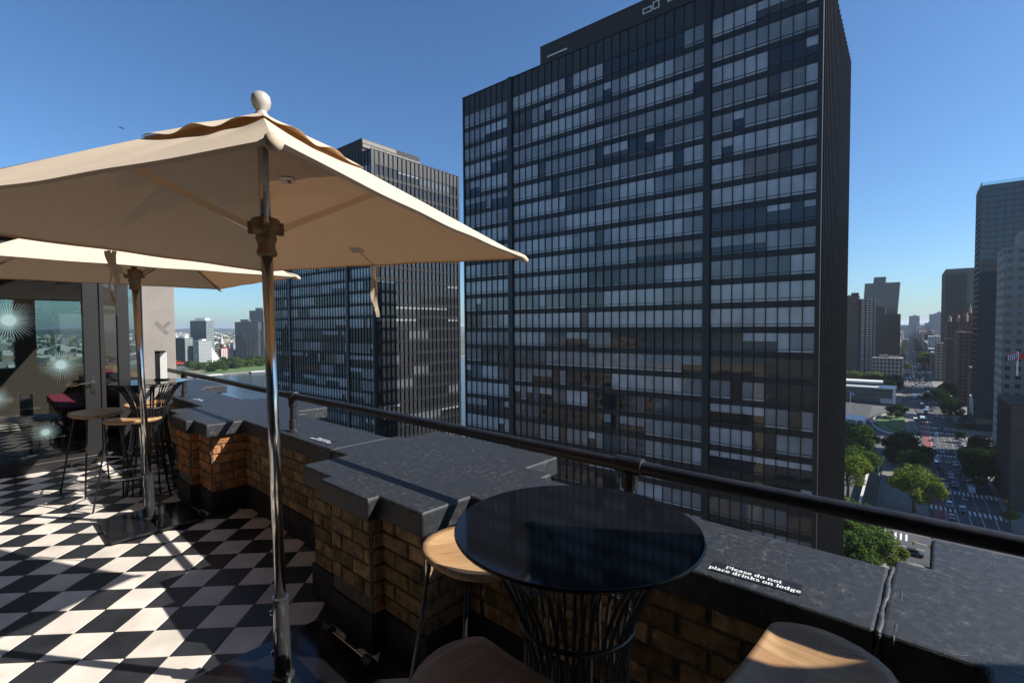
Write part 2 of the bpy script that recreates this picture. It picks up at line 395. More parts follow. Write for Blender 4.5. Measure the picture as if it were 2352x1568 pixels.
for i in range(-60, 60):
    for j in range(-60, 60):
        x, y = d2p(-1.71+(i+.5)*TW, -2.54+(j+.5)*TH)
        # rotated: first diagonal runs along (+,+)
        if -7.35 < x < 3.1 and -2.1 < y < 1.60: tiles.append((x, y, (i+j) % 2 == 0))
vis = [t for t in tiles if seen((t[0], t[1], 0))]
vis.sort(key=lambda t: t[0]**2+t[1]**2); pick = vis[:296]; ps = set(pick)
for x, y, w in pick: inst('tile', tm[w], floor, (x, y, 0))
b = MB()
def add_tile(b, x, y, w, z=0):
    g = .0018; a, h = TW/2-g, TH/2-g
    q = [(x+(u*a-v*h)*s2, y+(u*a+v*h)*s2, z) for u, v in ((-1, -1), (1, -1), (1, 1), (-1, 1))]
    b.add(q + [(p[0], p[1], z-.01) for p in q], [(0,1,2,3), (0,4,5,1), (1,5,6,2), (2,6,7,3), (3,7,4,0)], 1 if w else 0)
for t in tiles:
    if t not in ps: add_tile(b, *t)
tag(b.build('tile', [M['tile_b'], M['tile_w']], floor), kind='stuff')

# --- parapet: brick core, plinth, individual bricks, coping stones
par = empty('parapet_wall', (0, 1.6, 0))
tag(par, 'low tan brick parapet with stepped piers under a black painted stone coping', 'parapet')
def P(o): o.parent = par; o.matrix_parent_inverse = Matrix.Translation((0, -1.6, 0)); return o
core = MB(); plin = MB()
CX = [-PER*k for k in range(-1, 4)]
BZ0, BZ1 = .185, .65
def facade(b, y_off, z0, z1, grow):
    b.box(-9.5, 1.575-grow, z0, 3.2, 1.90, z1)
    for d in CX:
        b.box(-2.705+d-grow, 1.30-grow, z0, -1.685+d+grow, 1.88, z1)
        b.box(-2.375+d-grow, 1.235-grow, z0, -2.005+d+grow, 1.87, z1)
        b.box(-2.80+d, 1.86, -1.5, -1.79+d, 2.28, z1); b.box(-2.90+d, 1.86, -1.5, -1.62+d, 1.99, z1)
facade(core, 0, -.3, BZ1, 0); facade(plin, 0, -.28, BZ0, .016)
P(core.build('wall_core', M['mortar'])); P(plin.build('plinth', M['plinth']))
ch = (BZ1-BZ0)/6
bricks = []
def course(axis, p0, p1, face, orient, k, orange):
    z = BZ0 + k*ch; L_, H_ = .205, .098
    u = p0 - (L_*.5 if k % 2 else 0); t = 0
    if orient == 'x':                                   # english-ish bond: stretchers, with odd courses offset
        while u < p1-.01:
            a, c = max(u, p0), min(u+L_, p1)
            if c-a > .016: bricks.append(('y', a, c, face, z, orange))
            u += L_
    else:
        u = p1 + (L_*.45 if k % 2 else 0)
        while u > p0+.01:
            a, c = max(u-L_, p0), min(u, p1)
            if c-a > .016: bricks.append(('x', a, c, face, z, orange))
            u -= L_
for k in range(6):
    for n, d in enumerate(CX):
        o = n >= 2 and n != 99
        course(None, -2.705+d, -2.375+d, 1.30, 'x', k, n == 2); course(None, -2.375+d, -2.005+d, 1.235, 'x', k+1, n == 2)
        course(None, -2.005+d, -1.685+d, 1.30, 'x', k, n == 2)
        course(None, -1.685+d, -2.705+d+PER, 1.575, 'x', k, False)
        course(None, 1.30, 1.575, -1.685+d, 'y', k, n == 2); course(None, 1.235, 1.30, -2.005+d, 'y', k, n == 2)
def brick_geo(b, br, off=(0, 0, 0)):
    ax, a, c, f, z, o = br; g = .0075; j = rnd.uniform(-.0025, .0035)
    z0, z1 = z+.0055, z+ch-.0055; e = .004; dp = .009+j
    if ax == 'y': pts = lambda ins, d: [(a+g+ins, f-d, z0+ins), (c-g-ins, f-d, z0+ins), (c-g-ins, f-d, z1-ins), (a+g+ins, f-d, z1-ins)]
    else: pts = lambda ins, d: [(f+d, a+g+ins, z0+ins), (f+d, c-g-ins, z0+ins), (f+d, c-g-ins, z1-ins), (f+d, a+g+ins, z1-ins)]
    v = pts(0, -.01) + pts(0, dp-e) + pts(e, dp); jt = lambda: rnd.uniform(-.0022, .0022)
    v = [(p[0]-off[0]+jt(), p[1]-off[1]+jt()*.6, p[2]-off[2]+jt()) for p in v]
    fs = [(0,1,5,4), (1,2,6,5), (2,3,7,6), (3,0,4,7), (4,5,9,8), (5,6,10,9), (6,7,11,10), (7,4,8,11), (8,9,10,11)]
    b.add(v, fs, 1 if o else 0)
def bc(br): 
    m_ = (br[1]+br[2])/2
    return (m_, br[3], br[4]) if br[0] == 'y' else (br[3], m_, br[4])
bv = [q for q in bricks if seen(bc(q))]; bv.sort(key=lambda q: (Vector(bc(q))-EYE).length); bp_ = bv[:298]; bps = set(bp_)
for br in bp_:
    c = bc(br); b = MB(); brick_geo(b, br, c)
    P(b.build('brick', [M['brick'], M['brick_o']], None, loc=c))
b = MB()
for br in bricks:
    if br not in bps: brick_geo(b, br)
tag(P(b.build('brick', [M['brick'], M['brick_o']])), kind='stuff')
outl = [(-2.947, 1.53), (-2.75, 1.53), (-2.75, 1.25), (-2.42, 1.25), (-2.42, 1.19), (-1.965, 1.19), (-1.965, 1.25), (-1.64, 1.25), (-1.64, 1.53),
        (-.123, 1.53), (-.123, 1.97), (-1.56, 1.97), (-1.56, 2.05), (-1.735, 2.05), (-1.735, 2.34), (-2.86, 2.34), (-2.86, 2.05), (-2.947, 2.05)]
for n, d in enumerate(CX):
    b = MB(); b.prism([(x+d+1.5+n*0, y-1.75) for x, y in outl], -.11, 0)
    o = P(b.build('coping_stone', M['coping'], None, loc=(-1.5, 1.75, .76)))
    o.location.x = -1.5; bevel(o, .012, 3)
    if n == 1: tag(o, 'near coping stone with the closest stepped pier')
# wavy sealant beads over the coping joints
for n, d in enumerate(CX):
    b = MB(); x = -2.95+d
    for dx in ((0, .0075), (.032, .004)) if n == 0 else ((0, .004),):
        rr = random.Random(n*7+int(dx[0]*100)); pts = []; rs = []
        for i in range(30):
            y = 1.528+i*.0155*(.98 if i < 29 else 1); pts.append((x+dx[0]+.0018*math.sin(i*.5)+rr.uniform(-.0012, .0012), y, .756)); rs.append(dx[1]*(1+.22*math.sin(i*.45+rr.uniform(-.5, .5))))
        b.tube(pts, rs, 6)
        pts = [(x+dx[0]+rr.uniform(-.004, .004), 1.5275, .758-i*.012) for i in range(8)]
        b.tube(pts, [dx[1]*rr.uniform(.6, 1.3) for _ in pts], 6)
    P(b.build('sealant_bead', M['coping'], smooth=True))

# --- pipe rail
rail = empty('pipe_rail', (0, 1.62, .76)); tag(rail, 'black painted pipe handrail on short posts along the coping', 'railing')
def PR(o): o.parent = rail; o.matrix_parent_inverse = Matrix.Translation((0, -1.62, -.76)); return o
b = MB(); b.tube([(-7.35, 1.62, 1.03), (-7.30, 1.62, 1.03)] + [(x*.5, 1.62, 1.03+.002*math.sin(x)) for x in range(-14, 7)], .0245, 16); PR(b.build('rail_pipe', M['railpaint'], smooth=True))
for x in (-.87, -.87-PER, -.87-2*PER, -.87+PER):
    b = MB(); b.lathe([(.022, .0), (.022, .27)], 16, (x, 1.62, .76)); PR(b.build('post', M['railpaint'], smooth=False))
    b = MB(); b.lathe([(.050, -.002), (.050, .010), (.046, .013), (.028, .014), (.028, .085), (.024, .088)], 20, (x, 1.62, .76)); PR(bevel(b.build('flange', M['railpaint']), .003))
    b = MB(); b.tube([(x-.055, 1.62, 1.03), (x+.055, 1.62, 1.03)], .032, 16); b.lathe([(.031, -.085), (.031, -.02)], 16, (x, 1.62, 1.03)); PR(bevel(b.build('tee_fitting', M['railpaint']), .004))
b = MB(); b.lathe([(.022, .0), (.022, .27)], 16, (-7.33, 1.62, .76)); b.tube([(-7.36, 1.62, 1.03), (-7.29, 1.62, 1.03)], .033, 16); PR(b.build('end_post', M['railpaint']))

# --- coping notices, drawn with a broad pen
def arc(cx, cy, rx, ry, a0, a1, n=14): return [(cx+rx*math.cos(R(a0+(a1-a0)*i/n)), cy+ry*math.sin(R(a0+(a1-a0)*i/n))) for i in range(n+1)]
def ln(*p): return list(p)
G = {
 'P': (.62, [ln((.16, 0), (.16, .7)), ln((.03, 0), (.32, 0)), ln((.03, .7), (.34, .7)), arc(.32, .52, .22, .18, 90, -90) + [(.16, .34)]]),
 'l': (.30, [ln((.15, 0), (.15, .75)), ln((.03, 0), (.28, 0)), ln((.03, .75), (.15, .75))]),
 'e': (.52, [ln((.10, .27), (.44, .27)), arc(.26, .25, .17, .25, 8, 330)]),
 'a': (.54, [arc(.24, .35, .14, .14, 150, 0) + [(.38, .06), (.50, .0)], arc(.22, .13, .13, .13, 60, 400)]),
 's': (.44, [arc(.22, .38, .13, .12, 40, 250) + arc(.22, .13, .14, .13, 70, -150)]),
 'd': (.58, [arc(.24, .25, .16, .25, 20, 340), ln((.42, 0), (.42, .75)), ln((.30, .75), (.42, .75)), ln((.42, 0), (.54, 0))]),
 'o': (.54, [arc(.27, .25, .18, .25, 0, 360, 22)]),
 'n': (.62, [ln((.14, 0), (.14, .5)), ln((.02, .5), (.14, .5)), ln((.02, 0), (.27, 0)), arc(.30, .33, .15, .17, 170, 0) + [(.45, 0)], ln((.34, 0), (.58, 0))]),
 't': (.38, [ln((.16, .66), (.16, .12)) + arc(.25, .10, .09, .10, 180, 320), ln((.03, .48), (.32, .48))]),
 'p': (.58, [ln((.14, .5), (.14, -.22)), ln((.02, .5), (.14, .5)), ln((.02, -.22), (.28, -.22)), arc(.32, .25, .17, .25, 160, -160)]),
 'c': (.48, [arc(.26, .25, .17, .25, 45, 320)]),
 'r': (.44, [ln((.14, 0), (.14, .5)), ln((.02, .5), (.14, .5)), ln((.02, 0), (.28, 0)), arc(.28, .30, .14, .19, 170, 50)]),
 'i': (.28, [ln((.14, 0), (.14, .5)), ln((.02, .5), (.14, .5)), ln((.02, 0), (.26, 0)), ln((.14, .62), (.14, .74))]),
 'k': (.60, [ln((.14, 0), (.14, .75)), ln((.02, .75), (.14, .75)), ln((.02, 0), (.27, 0)), ln((.20, .24), (.46, .5)), ln((.26, .30), (.48, 0)), ln((.36, 0), (.58, 0)), ln((.36, .5), (.56, .5))]),
 'g': (.56, [arc(.25, .32, .15, .18, 0, 360, 18), ln((.38, .46), (.52, .50)), arc(.26, -.08, .17, .12, 0, 360, 18), ln((.16, .16), (.14, .05))]), ' ': (.26, [])}
def word_w(t): return sum(G[c][0] for c in t)
def write(b, text, cx, cy, h, thick=.135, thin=.05, mi=0, z=0, sx=1.25):
    x = cx - word_w(text)*h*sx/2
    for c in text:
        for st in G[c][1]:
            for (a, p), (q, r) in zip(st[:-1], st[1:]):
                dx, dy = (q-a)*sx, r-p; l = math.hypot(dx, dy)
                if l < 1e-6: continue
                w = thin + (thick-thin)*abs(dy)/l; nx, ny = -dy/l*w/2, dx/l*w/2; ex, ey = dx/l*.012, dy/l*.012
                pts = [(x+(a*sx+nx-ex)*h, cy+(p+ny-ey)*h), (x+(a*sx-nx-ex)*h, cy+(p-ny-ey)*h), (x+(q*sx-nx+ex)*h, cy+(r-ny+ey)*h), (x+(q*sx+nx+ex)*h, cy+(r+ny+ey)*h)]
                z += .0000006
                b.add([(u, v, z) for u, v in pts], [(0, 1, 2, 3)], mi)
        x += G[c][0]*h*sx
for n, (x, y, rz, lab) in enumerate([(-.437, 1.612, 5, 'black notice sticker with white serif lettering on the coping right of the round table'),
                                (-3.235, 1.618, 3, 'small black lettered sticker on the coping beside the middle rail post'),
                                (-6.08, 1.65, 3, 'faint far lettered sticker on the coping below the farthest rail post')]):
    t = empty('coping_notice', (x, y, .7615), R(rz)); tag(t, lab, 'sticker', 'notices stuck on the coping')
    MB().box(-.128, -.034, -.001, .128, .034, .0005).build('sticker_base', M['label'], t)
    b = MB(); write(b, 'Please do not', -.004, .005, .026, z=.0007, sx=1.02); write(b, 'place drinks on ledge', .0, -.022, .026, z=.00075, sx=1.02)
    b.build('lettering', M['textw'], t)

# --- umbrellas
def umbrella(bx, by, lean, rot, label, C_=1.93, straps=True):
    t = empty('market_umbrella', (bx, by, 0)); tag(t, label, 'parasol', 'square beige market umbrellas on the terrace')
    lx, ly = lean
    SH = Matrix(((1, 0, lx, 0), (0, 1, ly, 0), (0, 0, 1, 0), (0, 0, 0, 1)))
    def part(b, name, m, par=t, smooth=False, sub=None):
        b.v = [tuple(SH @ Vector(p)) for p in b.v]; return b.build(name, m, par, smooth)
    pl = MB().box(-.295, -.295, .012, .295, .295, .036).build('base_plate', M['plate'], t); bevel(pl, .004)
    ax = MB().tube([(-.20, .30, .026), (.20, .30, .026)], .008, 8).build('axle', M['chrome'], t)
    for sx in (-1, 1):
        MB().tube([(sx*.155, .30, .026), (sx*.215, .30, .026)], .026, 14).build('wheel', M['blackmetal'], t)
    part(MB().lathe([(.046, .036), (.046, .05), (.034, .055), (.033, .38), (.034, .383), (.034, .392), (.025, .394)], 24), 'sleeve', M['sleeve'], smooth=False)
    for zz in (.30, .12):
        b = MB(Matrix.Translation((-.034, -.005, zz+.0)) @ Matrix.Rotation(R(-80), 4, 'Y') @ Matrix.Rotation(R(0), 4, 'X'))
        prof = [(.005, 0), (.005, .018), (.012, .02)]
        b.lathe(prof, 12)
        vs = []; n = 20
        for zc in (.020, .030):
            for i in range(n):
                q = 2*math.pi*i/n; r_ = .019+.004*math.cos(5*q); vs.append((r_*math.cos(q), r_*math.sin(q), zc))
        b.add(vs, [tuple(range(n))[::-1], tuple(range(n, 2*n))] + [(i, (i+1) % n, n+(i+1) % n, n+i) for i in range(n)])
        part(b, 'clamp_knob', M['chrome'])
    A_ = C_+.52; HD = 1.24
    part(MB(Matrix.Translation((0, 0, .047))).lathe([(.034, 1.80), (.038, 1.805), (.040, 1.815), (.035, 1.83), (.033, 1.845), (.037, 1.862), (.041, 1.868), (.041, 1.878), (.036, 1.885), (.046, 1.892), (.056, 1.903), (.058, 1.915), (.055, 1.95), (.046, 1.956), (.024, 1.957)], 28), 'hub', M['resin'], smooth=True)
    part(MB().lathe([(.0225, .39), (.0225, 1.89)], 28), 'pole', M['chrome'], smooth=True)
    part(MB().lathe([(.021, 1.89), (.021, A_-.02)], 20), 'upper_pole', M['chrome'], smooth=True)
    cs = [(HD*math.cos(R(rot+90*k)), HD*math.sin(R(rot+90*k))) for k in range(4)]
    # canopy: four panels, each hanging slightly slack between its ribs
    def surf(k, u, w, A0=A_, C0=C_, s=1.0, sag=.03, inn=.035):
        a, c = Vector(cs[k]), Vector(cs[(k+1) % 4])
        p = a*(1-w)+c*w; f = 4*w*(1-w); uu = u*(1-inn*f*u)
        z = A0-(A0-C0)*u - sag*f*u*(1-u)*3
        z += .0035*math.sin(p.x*9+p.y*5+k)*math.sin(u*7+k)*u*(1-u)*4 + .002*math.sin(w*23+k*2)*u*f
        return (p.x*uu*s, p.y*uu*s, z)
    nu, nw = 20, 26
    b = MB()
    for k in range(4):
        vs = [surf(k, .03+.97*i/nu, j/nw) for i in range(nu+1) for j in range(nw+1)]
        fs = [(i*(nw+1)+j, (i+1)*(nw+1)+j, (i+1)*(nw+1)+j+1, i*(nw+1)+j+1) for i in range(nu) for j in range(nw)]
        b.add(vs, fs)
        # hem folded under along the edge
        e0 = [surf(k, 1, j/nw) for j in range(nw+1)]; e1 = [(x*.988, y*.988, z-.006) for x, y, z in e0]
        b.add(e0+e1, [(j, j+1, nw+2+j, nw+1+j) for j in range(nw)])
    cn = part(b, 'canopy', M['canvas'], smooth=True)
    # corner pockets
    for k in range(4):
        b = MB(); c = Vector((*cs[k], C_)); d = Vector((cs[k][0], cs[k][1], 0)).normalized()
        pts = [c - d*.09 + Vector((0, 0, .030)), c-d*.045+Vector((0, 0, .012)), c-d*.01+Vector((0, 0, -.004)), c+d*.010+Vector((0, 0, -.016))]
        b.tube(pts, [.010, .016, .019, .012], 10)
        part(b, 'corner_pocket', M['canvas'], cn, True)
    # vent cap with a ruffled hem
    b = MB(); q = .33; nv = 28
    rr = random.Random(int(rot))
    for k in range(4):
        ph = rr.uniform(0, 6)
        vs = []
        for i in range(7):
            for j in range(nv+1):
                u = q*i/6; x, y, z = surf(k, max(u, .012), j/nv, A0=A_+.010, C0=C_+.008, sag=.004, inn=.12)
                rf = (i/6)**2*.011*(1+math.sin(j/nv*math.pi*5+ph))*(math.sin(math.pi*j/nv)**.5)
                vs.append((x*(1+rf*1.5), y*(1+rf*1.5), z+rf))
        b.add(vs, [(i*(nv+1)+j, (i+1)*(nv+1)+j, (i+1)*(nv+1)+j+1, i*(nv+1)+j+1) for i in range(6) for j in range(nv)])
    part(b, 'vent_cap', M['canvas'], smooth=True)
    part(MB(Matrix.Translation((0, 0, A_-2.522))).lathe([(.026, 2.50), (.028, 2.520), (.020, 2.530), (.022, 2.536), (.034, 2.551), (.0385, 2.573), (.035, 2.595), (.023, 2.608), (.004, 2.613)], 28), 'finial', M['finial'], smooth=True)
    for k in range(4):
        d = Vector((math.cos(R(rot+90*k)), math.sin(R(rot+90*k)), 0)); s_ = Vector((-d.y, d.x, 0))
        z_ = lambda u: A_-(A_-C_)*u-.014
        b = MB(); b.tube([d*HD*.03+Vector((0, 0, z_(.03))), d*HD*.985+Vector((0, 0, z_(.985)))], .0075, 8)
        part(b, 'rib', M['chrome'], smooth=True)
        e = d*HD*.42+Vector((0, 0, z_(.42)-.006)); a = d*.055+Vector((0, 0, 1.962))
        st = MB()
        up = (e-a).normalized().cross(s_)
        o1 = s_*.009; o2 = up*.012
        st.add([a+o1+o2, a-o1+o2, a-o1-o2, a+o1-o2, e+o1+o2, e-o1+o2, e-o1-o2, e+o1-o2], [(0,3,2,1), (4,5,6,7), (0,1,5,4), (1,2,6,5), (2,3,7,6), (3,0,4,7)])
        stp = part(st, 'strut', M['resin'] if False else M['chrome'])
        b = MB(); b.box(-.001, -.013, 0, .02, .013, .05, 0); b.mx = None
        b.v = [tuple(d*(.048+p[0])+s_*p[1]+Vector((0, 0, 1.937+p[2]))) for p in b.v]
        part(b, 'strut_bracket', M['resin'], stp)
    # ties at the middle of two edges
    def ribbon(pts, w, side):
        b = MB(); vs = []
        for p in pts: vs += [Vector(p)-Vector(side)*w/2, Vector(p)+Vector(side)*w/2]
        b.add(vs, [(2*i, 2*i+1, 2*i+3, 2*i+2) for i in range(len(pts)-1)]); return b
    if straps:
        for k in (0, 1):
            e = Vector(surf(k, 1, .52)); a, c = Vector((*cs[k], 0)), Vector((*cs[(k+1) % 4], 0)); sd = (c-a).normalized(); nn = Vector((e.x, e.y, 0)).normalized()
            for h, (off, L_) in enumerate(((0, .30), (.022, .26))):
                rr = random.Random(k*5+h)
                pts = [e+sd*(off+.006*math.sin(i*.9+h))+nn*(.004+.005*math.sin(i*.7+h*2))+Vector((0, 0, -.005-L_*i/12)) for i in range(13)]
                sides = [sd*math.cos(.25*math.sin(i*.6+h))+nn*math.sin(.9*math.sin(i*.5+h)) for i in range(13)]
                b = MB(); vs = []
                for p, s_ in zip(pts, sides): vs += [p-s_*.010, p+s_*.010]
                b.add(vs, [(2*i, 2*i+1, 2*i+3, 2*i+2) for i in range(12)])
                part(b, 'tie_strap', M['canvas'], smooth=True)
            if k == 0:
                i0 = [Vector(surf(0, u, .52+.10*(1-u)))+Vector((0, 0, .006)) for u in (1, .97, .93, .89, .86)]
                b = ribbon(i0, .016, sd); j0 = Vector(surf(0, .86, .536)); 
                p = [Vector(surf(0, u, w))+Vector((0, 0, .007)) for u, w in ((.87, .51), (.87, .57), (.82, .57), (.82, .51))]
                b.add(p, [(0, 1, 2, 3)]); part(b, 'tie_buckle', M['canvas'])
        b = MB(); 
        p = [Vector(surf(0, u, w))-Vector((0, 0, .010)) for u, w in ((.33, .66), (.33, .80), (.29, .80), (.29, .66))]; b.add(p, [(0, 1, 2, 3)], 0)
        p = [Vector(surf(0, u, w))-Vector((0, 0, .012)) for u, w in ((.322, .69), (.322, .73), (.302, .73), (.302, .69))]; b.add(p, [(0, 1, 2, 3)], 1)
        part(b, 'care_label', [M['white'], mat('label_red', (.45, .06, .03))])
    return t
umbrella(-2.117, .863, (-.006, -.014), 69.3, 'large near beige parasol with grey ball finial standing by the nearest brick pier', 1.912)
umbrella(-4.69, .914, (-.005, -.029), 45.6, 'beige parasol behind the near one, its black square base in the sun', 1.946, False)
umbrella(1.385, 1.27, (0, .045), 80, 'beige parasol at the right end of the terrace, mostly outside the view')

# --- bar tables and stools
def bar_table(x, y, label, rz=0):
    t = empty('bar_table', (x, y, 0), rz); tag(t, label, 'bar table', 'round black wire bar tables')
    tp = MB().lathe([(.302, 1.0295), (.309, 1.031), (.311, 1.035), (.310, 1.039), (.307, 1.040)], 64).build('table_top', M['gloss_black'], t)
    for p in tp.data.polygons: p.use_smooth = len(p.vertices) == 4
    prof = [(.205, .006), (.185, .15), (.158, .32), (.138, .48), (.128, .62), (.130, .74), (.150, .83), (.205, .945), (.262, 1.018)]
    n = 34
    for i in range(n):
        q = 2*math.pi*i/n
        tw = lambda z: q + (.16 if i % 2 else -.16)*(z-.68)
        b = MB(); b.tube([(r*math.cos(tw(z)), r*math.sin(tw(z)), z) for r, z in prof], .0052, 6)
        b.build('wire_rod', M['blackmetal'], t, smooth=True)
    for r, z in ((.146, .80), (.150, .36), (.207, .008), (.255, 1.012)):
        b = MB(); b.tube([(r*math.cos(2*math.pi*i/40), r*math.sin(2*math.pi*i/40), z) for i in range(40)], .006, 6, closed=True); b.build('wire_ring', M['blackmetal'], t, smooth=True)
    return t
bar_table(-.70, 1.022, 'near round black glass-topped bar table with a flared wire base against the parapet')
bar_table(-5.65, 1.12, 'far round black wire bar table with a menu holder on it')

def seat_mesh():
    # D-shaped dished seat: straight edge at +x, rounded behind
    b = MB(); rings = 9
    prof = [(.118, .0), (.118, .08), (.118, .14), (.117, .162), (.110, .176), (.095, .186), (.07, .196), (.035, .206), (0, .210), (-.04, .206), (-.08, .192), (-.115, .170), (-.145, .138), (-.168, .095), (-.180, .05), (-.184, 0)]
    full = prof + [(x, -y) for x, y in prof[-2:0:-1]]
    n = len(full)
    def rim(q): return full[int(round(q/(2*math.pi)*n)) % n]
    vs = []; 
    def top(u, v, f):
        return .012*(v/.2)**2*1.2 - .020*(1-f**2.4) + .018*max(0, -u/.17)**2 - .006*max(0, u/.11)**2
    for i in range(1, rings+1):
        f = i/rings
        for j in range(n):
            x, y = rim(2*math.pi*j/n); x *= f; y *= f; vs.append((x, y, top(x, y, f)))
    for f, dz in ((1.012, -.010), (.985, -.024), (.90, -.036), (.6, -.042)):
        for j in range(n):
            x, y = rim(2*math.pi*j/n); vs.append((x*f, y*f, top(x, y, 1)+dz))
    k = rings+4
    fs = [(i*n+j, i*n+(j+1) % n, (i+1)*n+(j+1) % n, (i+1)*n+j) for i in range(k-1) for j in range(n)]
    fs = [f[::-1] for f in fs]
    vs.append((0, 0, top(0, 0, 0))); c = len(vs)-1
    fs += [(c, j, (j+1) % n) for j in range(n)]
    fs.append(tuple((k-1)*n+j for j in range(n)))
    b.add(vs, fs); return b.mesh('seat', M['wood'], True)
SEAT = seat_mesh()
LEGS = []
for sx, sy in ((1, 1), (1, -1), (-1, 1), (-1, -1)):
    b = MB(); x0, y0 = (.075 if sx > 0 else -.115), .115
    b.tube([(x0*.5 if sx > 0 else -.03, sy*.055, .700), (x0, sy*y0, .699), (x0+sx*.012, sy*(y0+.008), .688), (x0+sx*.10, sy*(y0+.085), .0)], .0075, 8); LEGS.append(b.mesh('leg', M['blackmetal'], True))
b = MB(); rc = []
for i in range(48):
    q = 2*math.pi*i/48; a = .205 if math.cos(q) < 0 else .165
    rc.append((a*math.cos(q)*.98, .19*math.sin(q), .27))
b.tube(rc, .0065, 8, closed=True); RING = b.mesh('foot_ring', M['chrome'], True)
def stool(x, y, deg, label):
    t = empty('bar_stool', (x, y, 0), R(deg)); tag(t, label, 'bar stool', 'wooden seated wire leg bar stools')
    inst('seat', SEAT, t, (0, 0, .742))
    for l in LEGS: inst('leg', l, t)
    inst('foot_ring', RING, t); return t
stool(-1.245, 1.195, 80, 'bar stool left of the near table, its wooden seat half in sunlight beside the pier')
stool(-.71, .75, 90, 'shaded bar stool cut off by the bottom edge in front of the near table')
stool(-.235, 1.245, 176, 'bar stool right of the near table with a sunlit edge under the coping')
stool(-6.05, .78, 20, 'left bar stool by the far table, nearest the glass door')
stool(-5.34, .93, 140, 'bar stool with a curved bright seat edge in front of the far table')
stool(-6.30, 1.24, -15, 'bar stool behind the far table seen through its wires')

# menu holder on the far table
t = empty('menu_holder', (-5.75, 1.24, 1.041), R(38)); tag(t, 'upright menu stand with white cards on the far bar table', 'menu stand')
MB().box(-.055, -.03, 0, .055, .03, .012).build('foot', M['blackmetal'], t)
MB().box(-.056, -.012, .012, .056, -.008, .285).build('back_board', M['blackmetal'], t)
MB().box(-.050, -.019, .014, .002, -.0125, .26).build('menu_card', mat('grey_card', (.32, .34, .34), .7), t)
b = MB(Matrix.Translation((.03, .0, 0)) @ Matrix.Rotation(R(25), 4, 'Z')); b.box(-.028, -.022, .014, .028, -.019, .27); b.build('menu_card', M['white'], t)

# --- pavilion with glass doors at the far end
pav = empty('glass_pavilion', (-7.3, 0, 0)); tag(pav, 'dark framed glass bar pavilion with starburst decals at the far end of the terrace', 'pavilion')
def PV(o): o.parent = pav; o.matrix_parent_inverse = Matrix.Translation((7.3, 0, 0)); return o
m, N, L, B = newmat('inner_brick'); bt = N.new('ShaderNodeTexBrick'); co = N.new('ShaderNodeTexCoord'); mp = N.new('ShaderNodeMapping'); mp.inputs['Rotation'].default_value = (R(90), 0, R(90))
L.new(co.outputs['Object'], mp.inputs[0]); L.new(mp.outputs[0], bt.inputs['Vector'])
bt.inputs['Scale'].default_value = 1; bt.inputs['Brick Width'].default_value = .21; bt.inputs['Row Height'].default_value = .078; bt.inputs['Mortar Size'].default_value = .006
bt.inputs['Color1'].default_value = (.30, .19, .09, 1); bt.inputs['Color2'].default_value = (.24, .14, .065, 1); bt.inputs['Mortar'].default_value = (.07, .055, .04, 1)
L.new(bt.outputs[0], B.inputs['Base Color']); B.inputs['Roughness'].default_value = .85; M['ibrick'] = m
PV(MB().box(-11.4, -3.2, -.3, -7.33, 1.40, .105).build('inner_floor', M['grout']))
b = MB()
for i in range(-90, 60):
    for j in range(-90, 60):
        x, y = d2p(-1.71+(i+.5)*TW, -2.54+(j+.5)*TH)
        if -11.0 < x < -7.40 and -3.0 < y < 1.30: add_tile(b, x, y, (i+j) % 2 == 0, .118)
tag(PV(b.build('tile', [M['tile_b'], M['tile_w']])), kind='stuff')
PV(bevel(MB().box(-7.40, -3.2, -.01, -7.27, 1.20, .10).build('door_sill', M['frame']), .01))
# far wall with two windows; end wall beside the coping
wy = [(-3.2, -2.2), (-1.3, -.9), (.46, .70), (1.29, 1.75)]
b = MB(); x0, x1 = -11.3, -11.0
for a, c in wy: b.box(x0, a, .1, x1, c, 2.9)
for a, c in zip([q[1] for q in wy[:-1]], [q[0] for q in wy[1:]]): b.box(x0, a, .1, x1, c, .92); b.box(x0, a, 2.02, x1, c, 2.9)
PV(b.build('back_wall', M['ibrick']))
for a, c in zip([q[1] for q in wy[:-1]], [q[0] for q in wy[1:]]):
    PV(MB().box(-11.17, a, .92, -11.16, c, 2.02).build('window', M['vis_glass']))
PV(MB().box(-11.3, 1.42, -.3, -7.42, 1.70, .9).build('end_wall', M['ibrick']))
PV(MB().box(-11.4, -3.3, 2.75, -7.26, 1.76, 3.0).build('roof', M['frame']))
PV(MB().box(-11.3, -3.4, .1, -7.3, -3.2, 2.75).build('side_wall', M['ibrick']))
# brick chimney breast inside
PV(MB().box(-10.2, -.35, .11, -9.75, .02, 2.75).build('brick_pillar', M['ibrick']))
# door and sidelights
d = PV(MB().box(-7.345, .846, .10, -7.285, .985, 2.42).build('door_stile', M['frame'])); bevel(d, .006)
PV(MB().box(-7.345, -.20, .10, -7.285, -.09, 2.42).build('door_stile', M['frame']))
PV(MB().box(-7.345, -.20, 2.36, -7.285, .985, 2.46).build('door_rail', M['frame'])); PV(MB().box(-7.345, -.09, .10, -7.285, .846, .135).build('door_rail', M['frame']))
pane = PV(MB().box(-7.321, -.09, .135, -7.313, .846, 2.36).build('door_glass', M['glass']))
PV(MB().box(-7.321, 1.03, .10, -7.313, 1.15, 2.42).build('side_pane', M['glass']))
PV(MB().box(-7.321, -3.1, .12, -7.313, -.22, 2.42).build('side_pane', M['glass']))
PV(bevel(MB().box(-7.36, .99, .09, -7.27, 1.03, 2.46).build('mullion', M['frame']), .004)); PV(bevel(MB().box(-7.36, 1.15, .09, -7.27, 1.26, 2.46).build('mullion', M['frame']), .004))
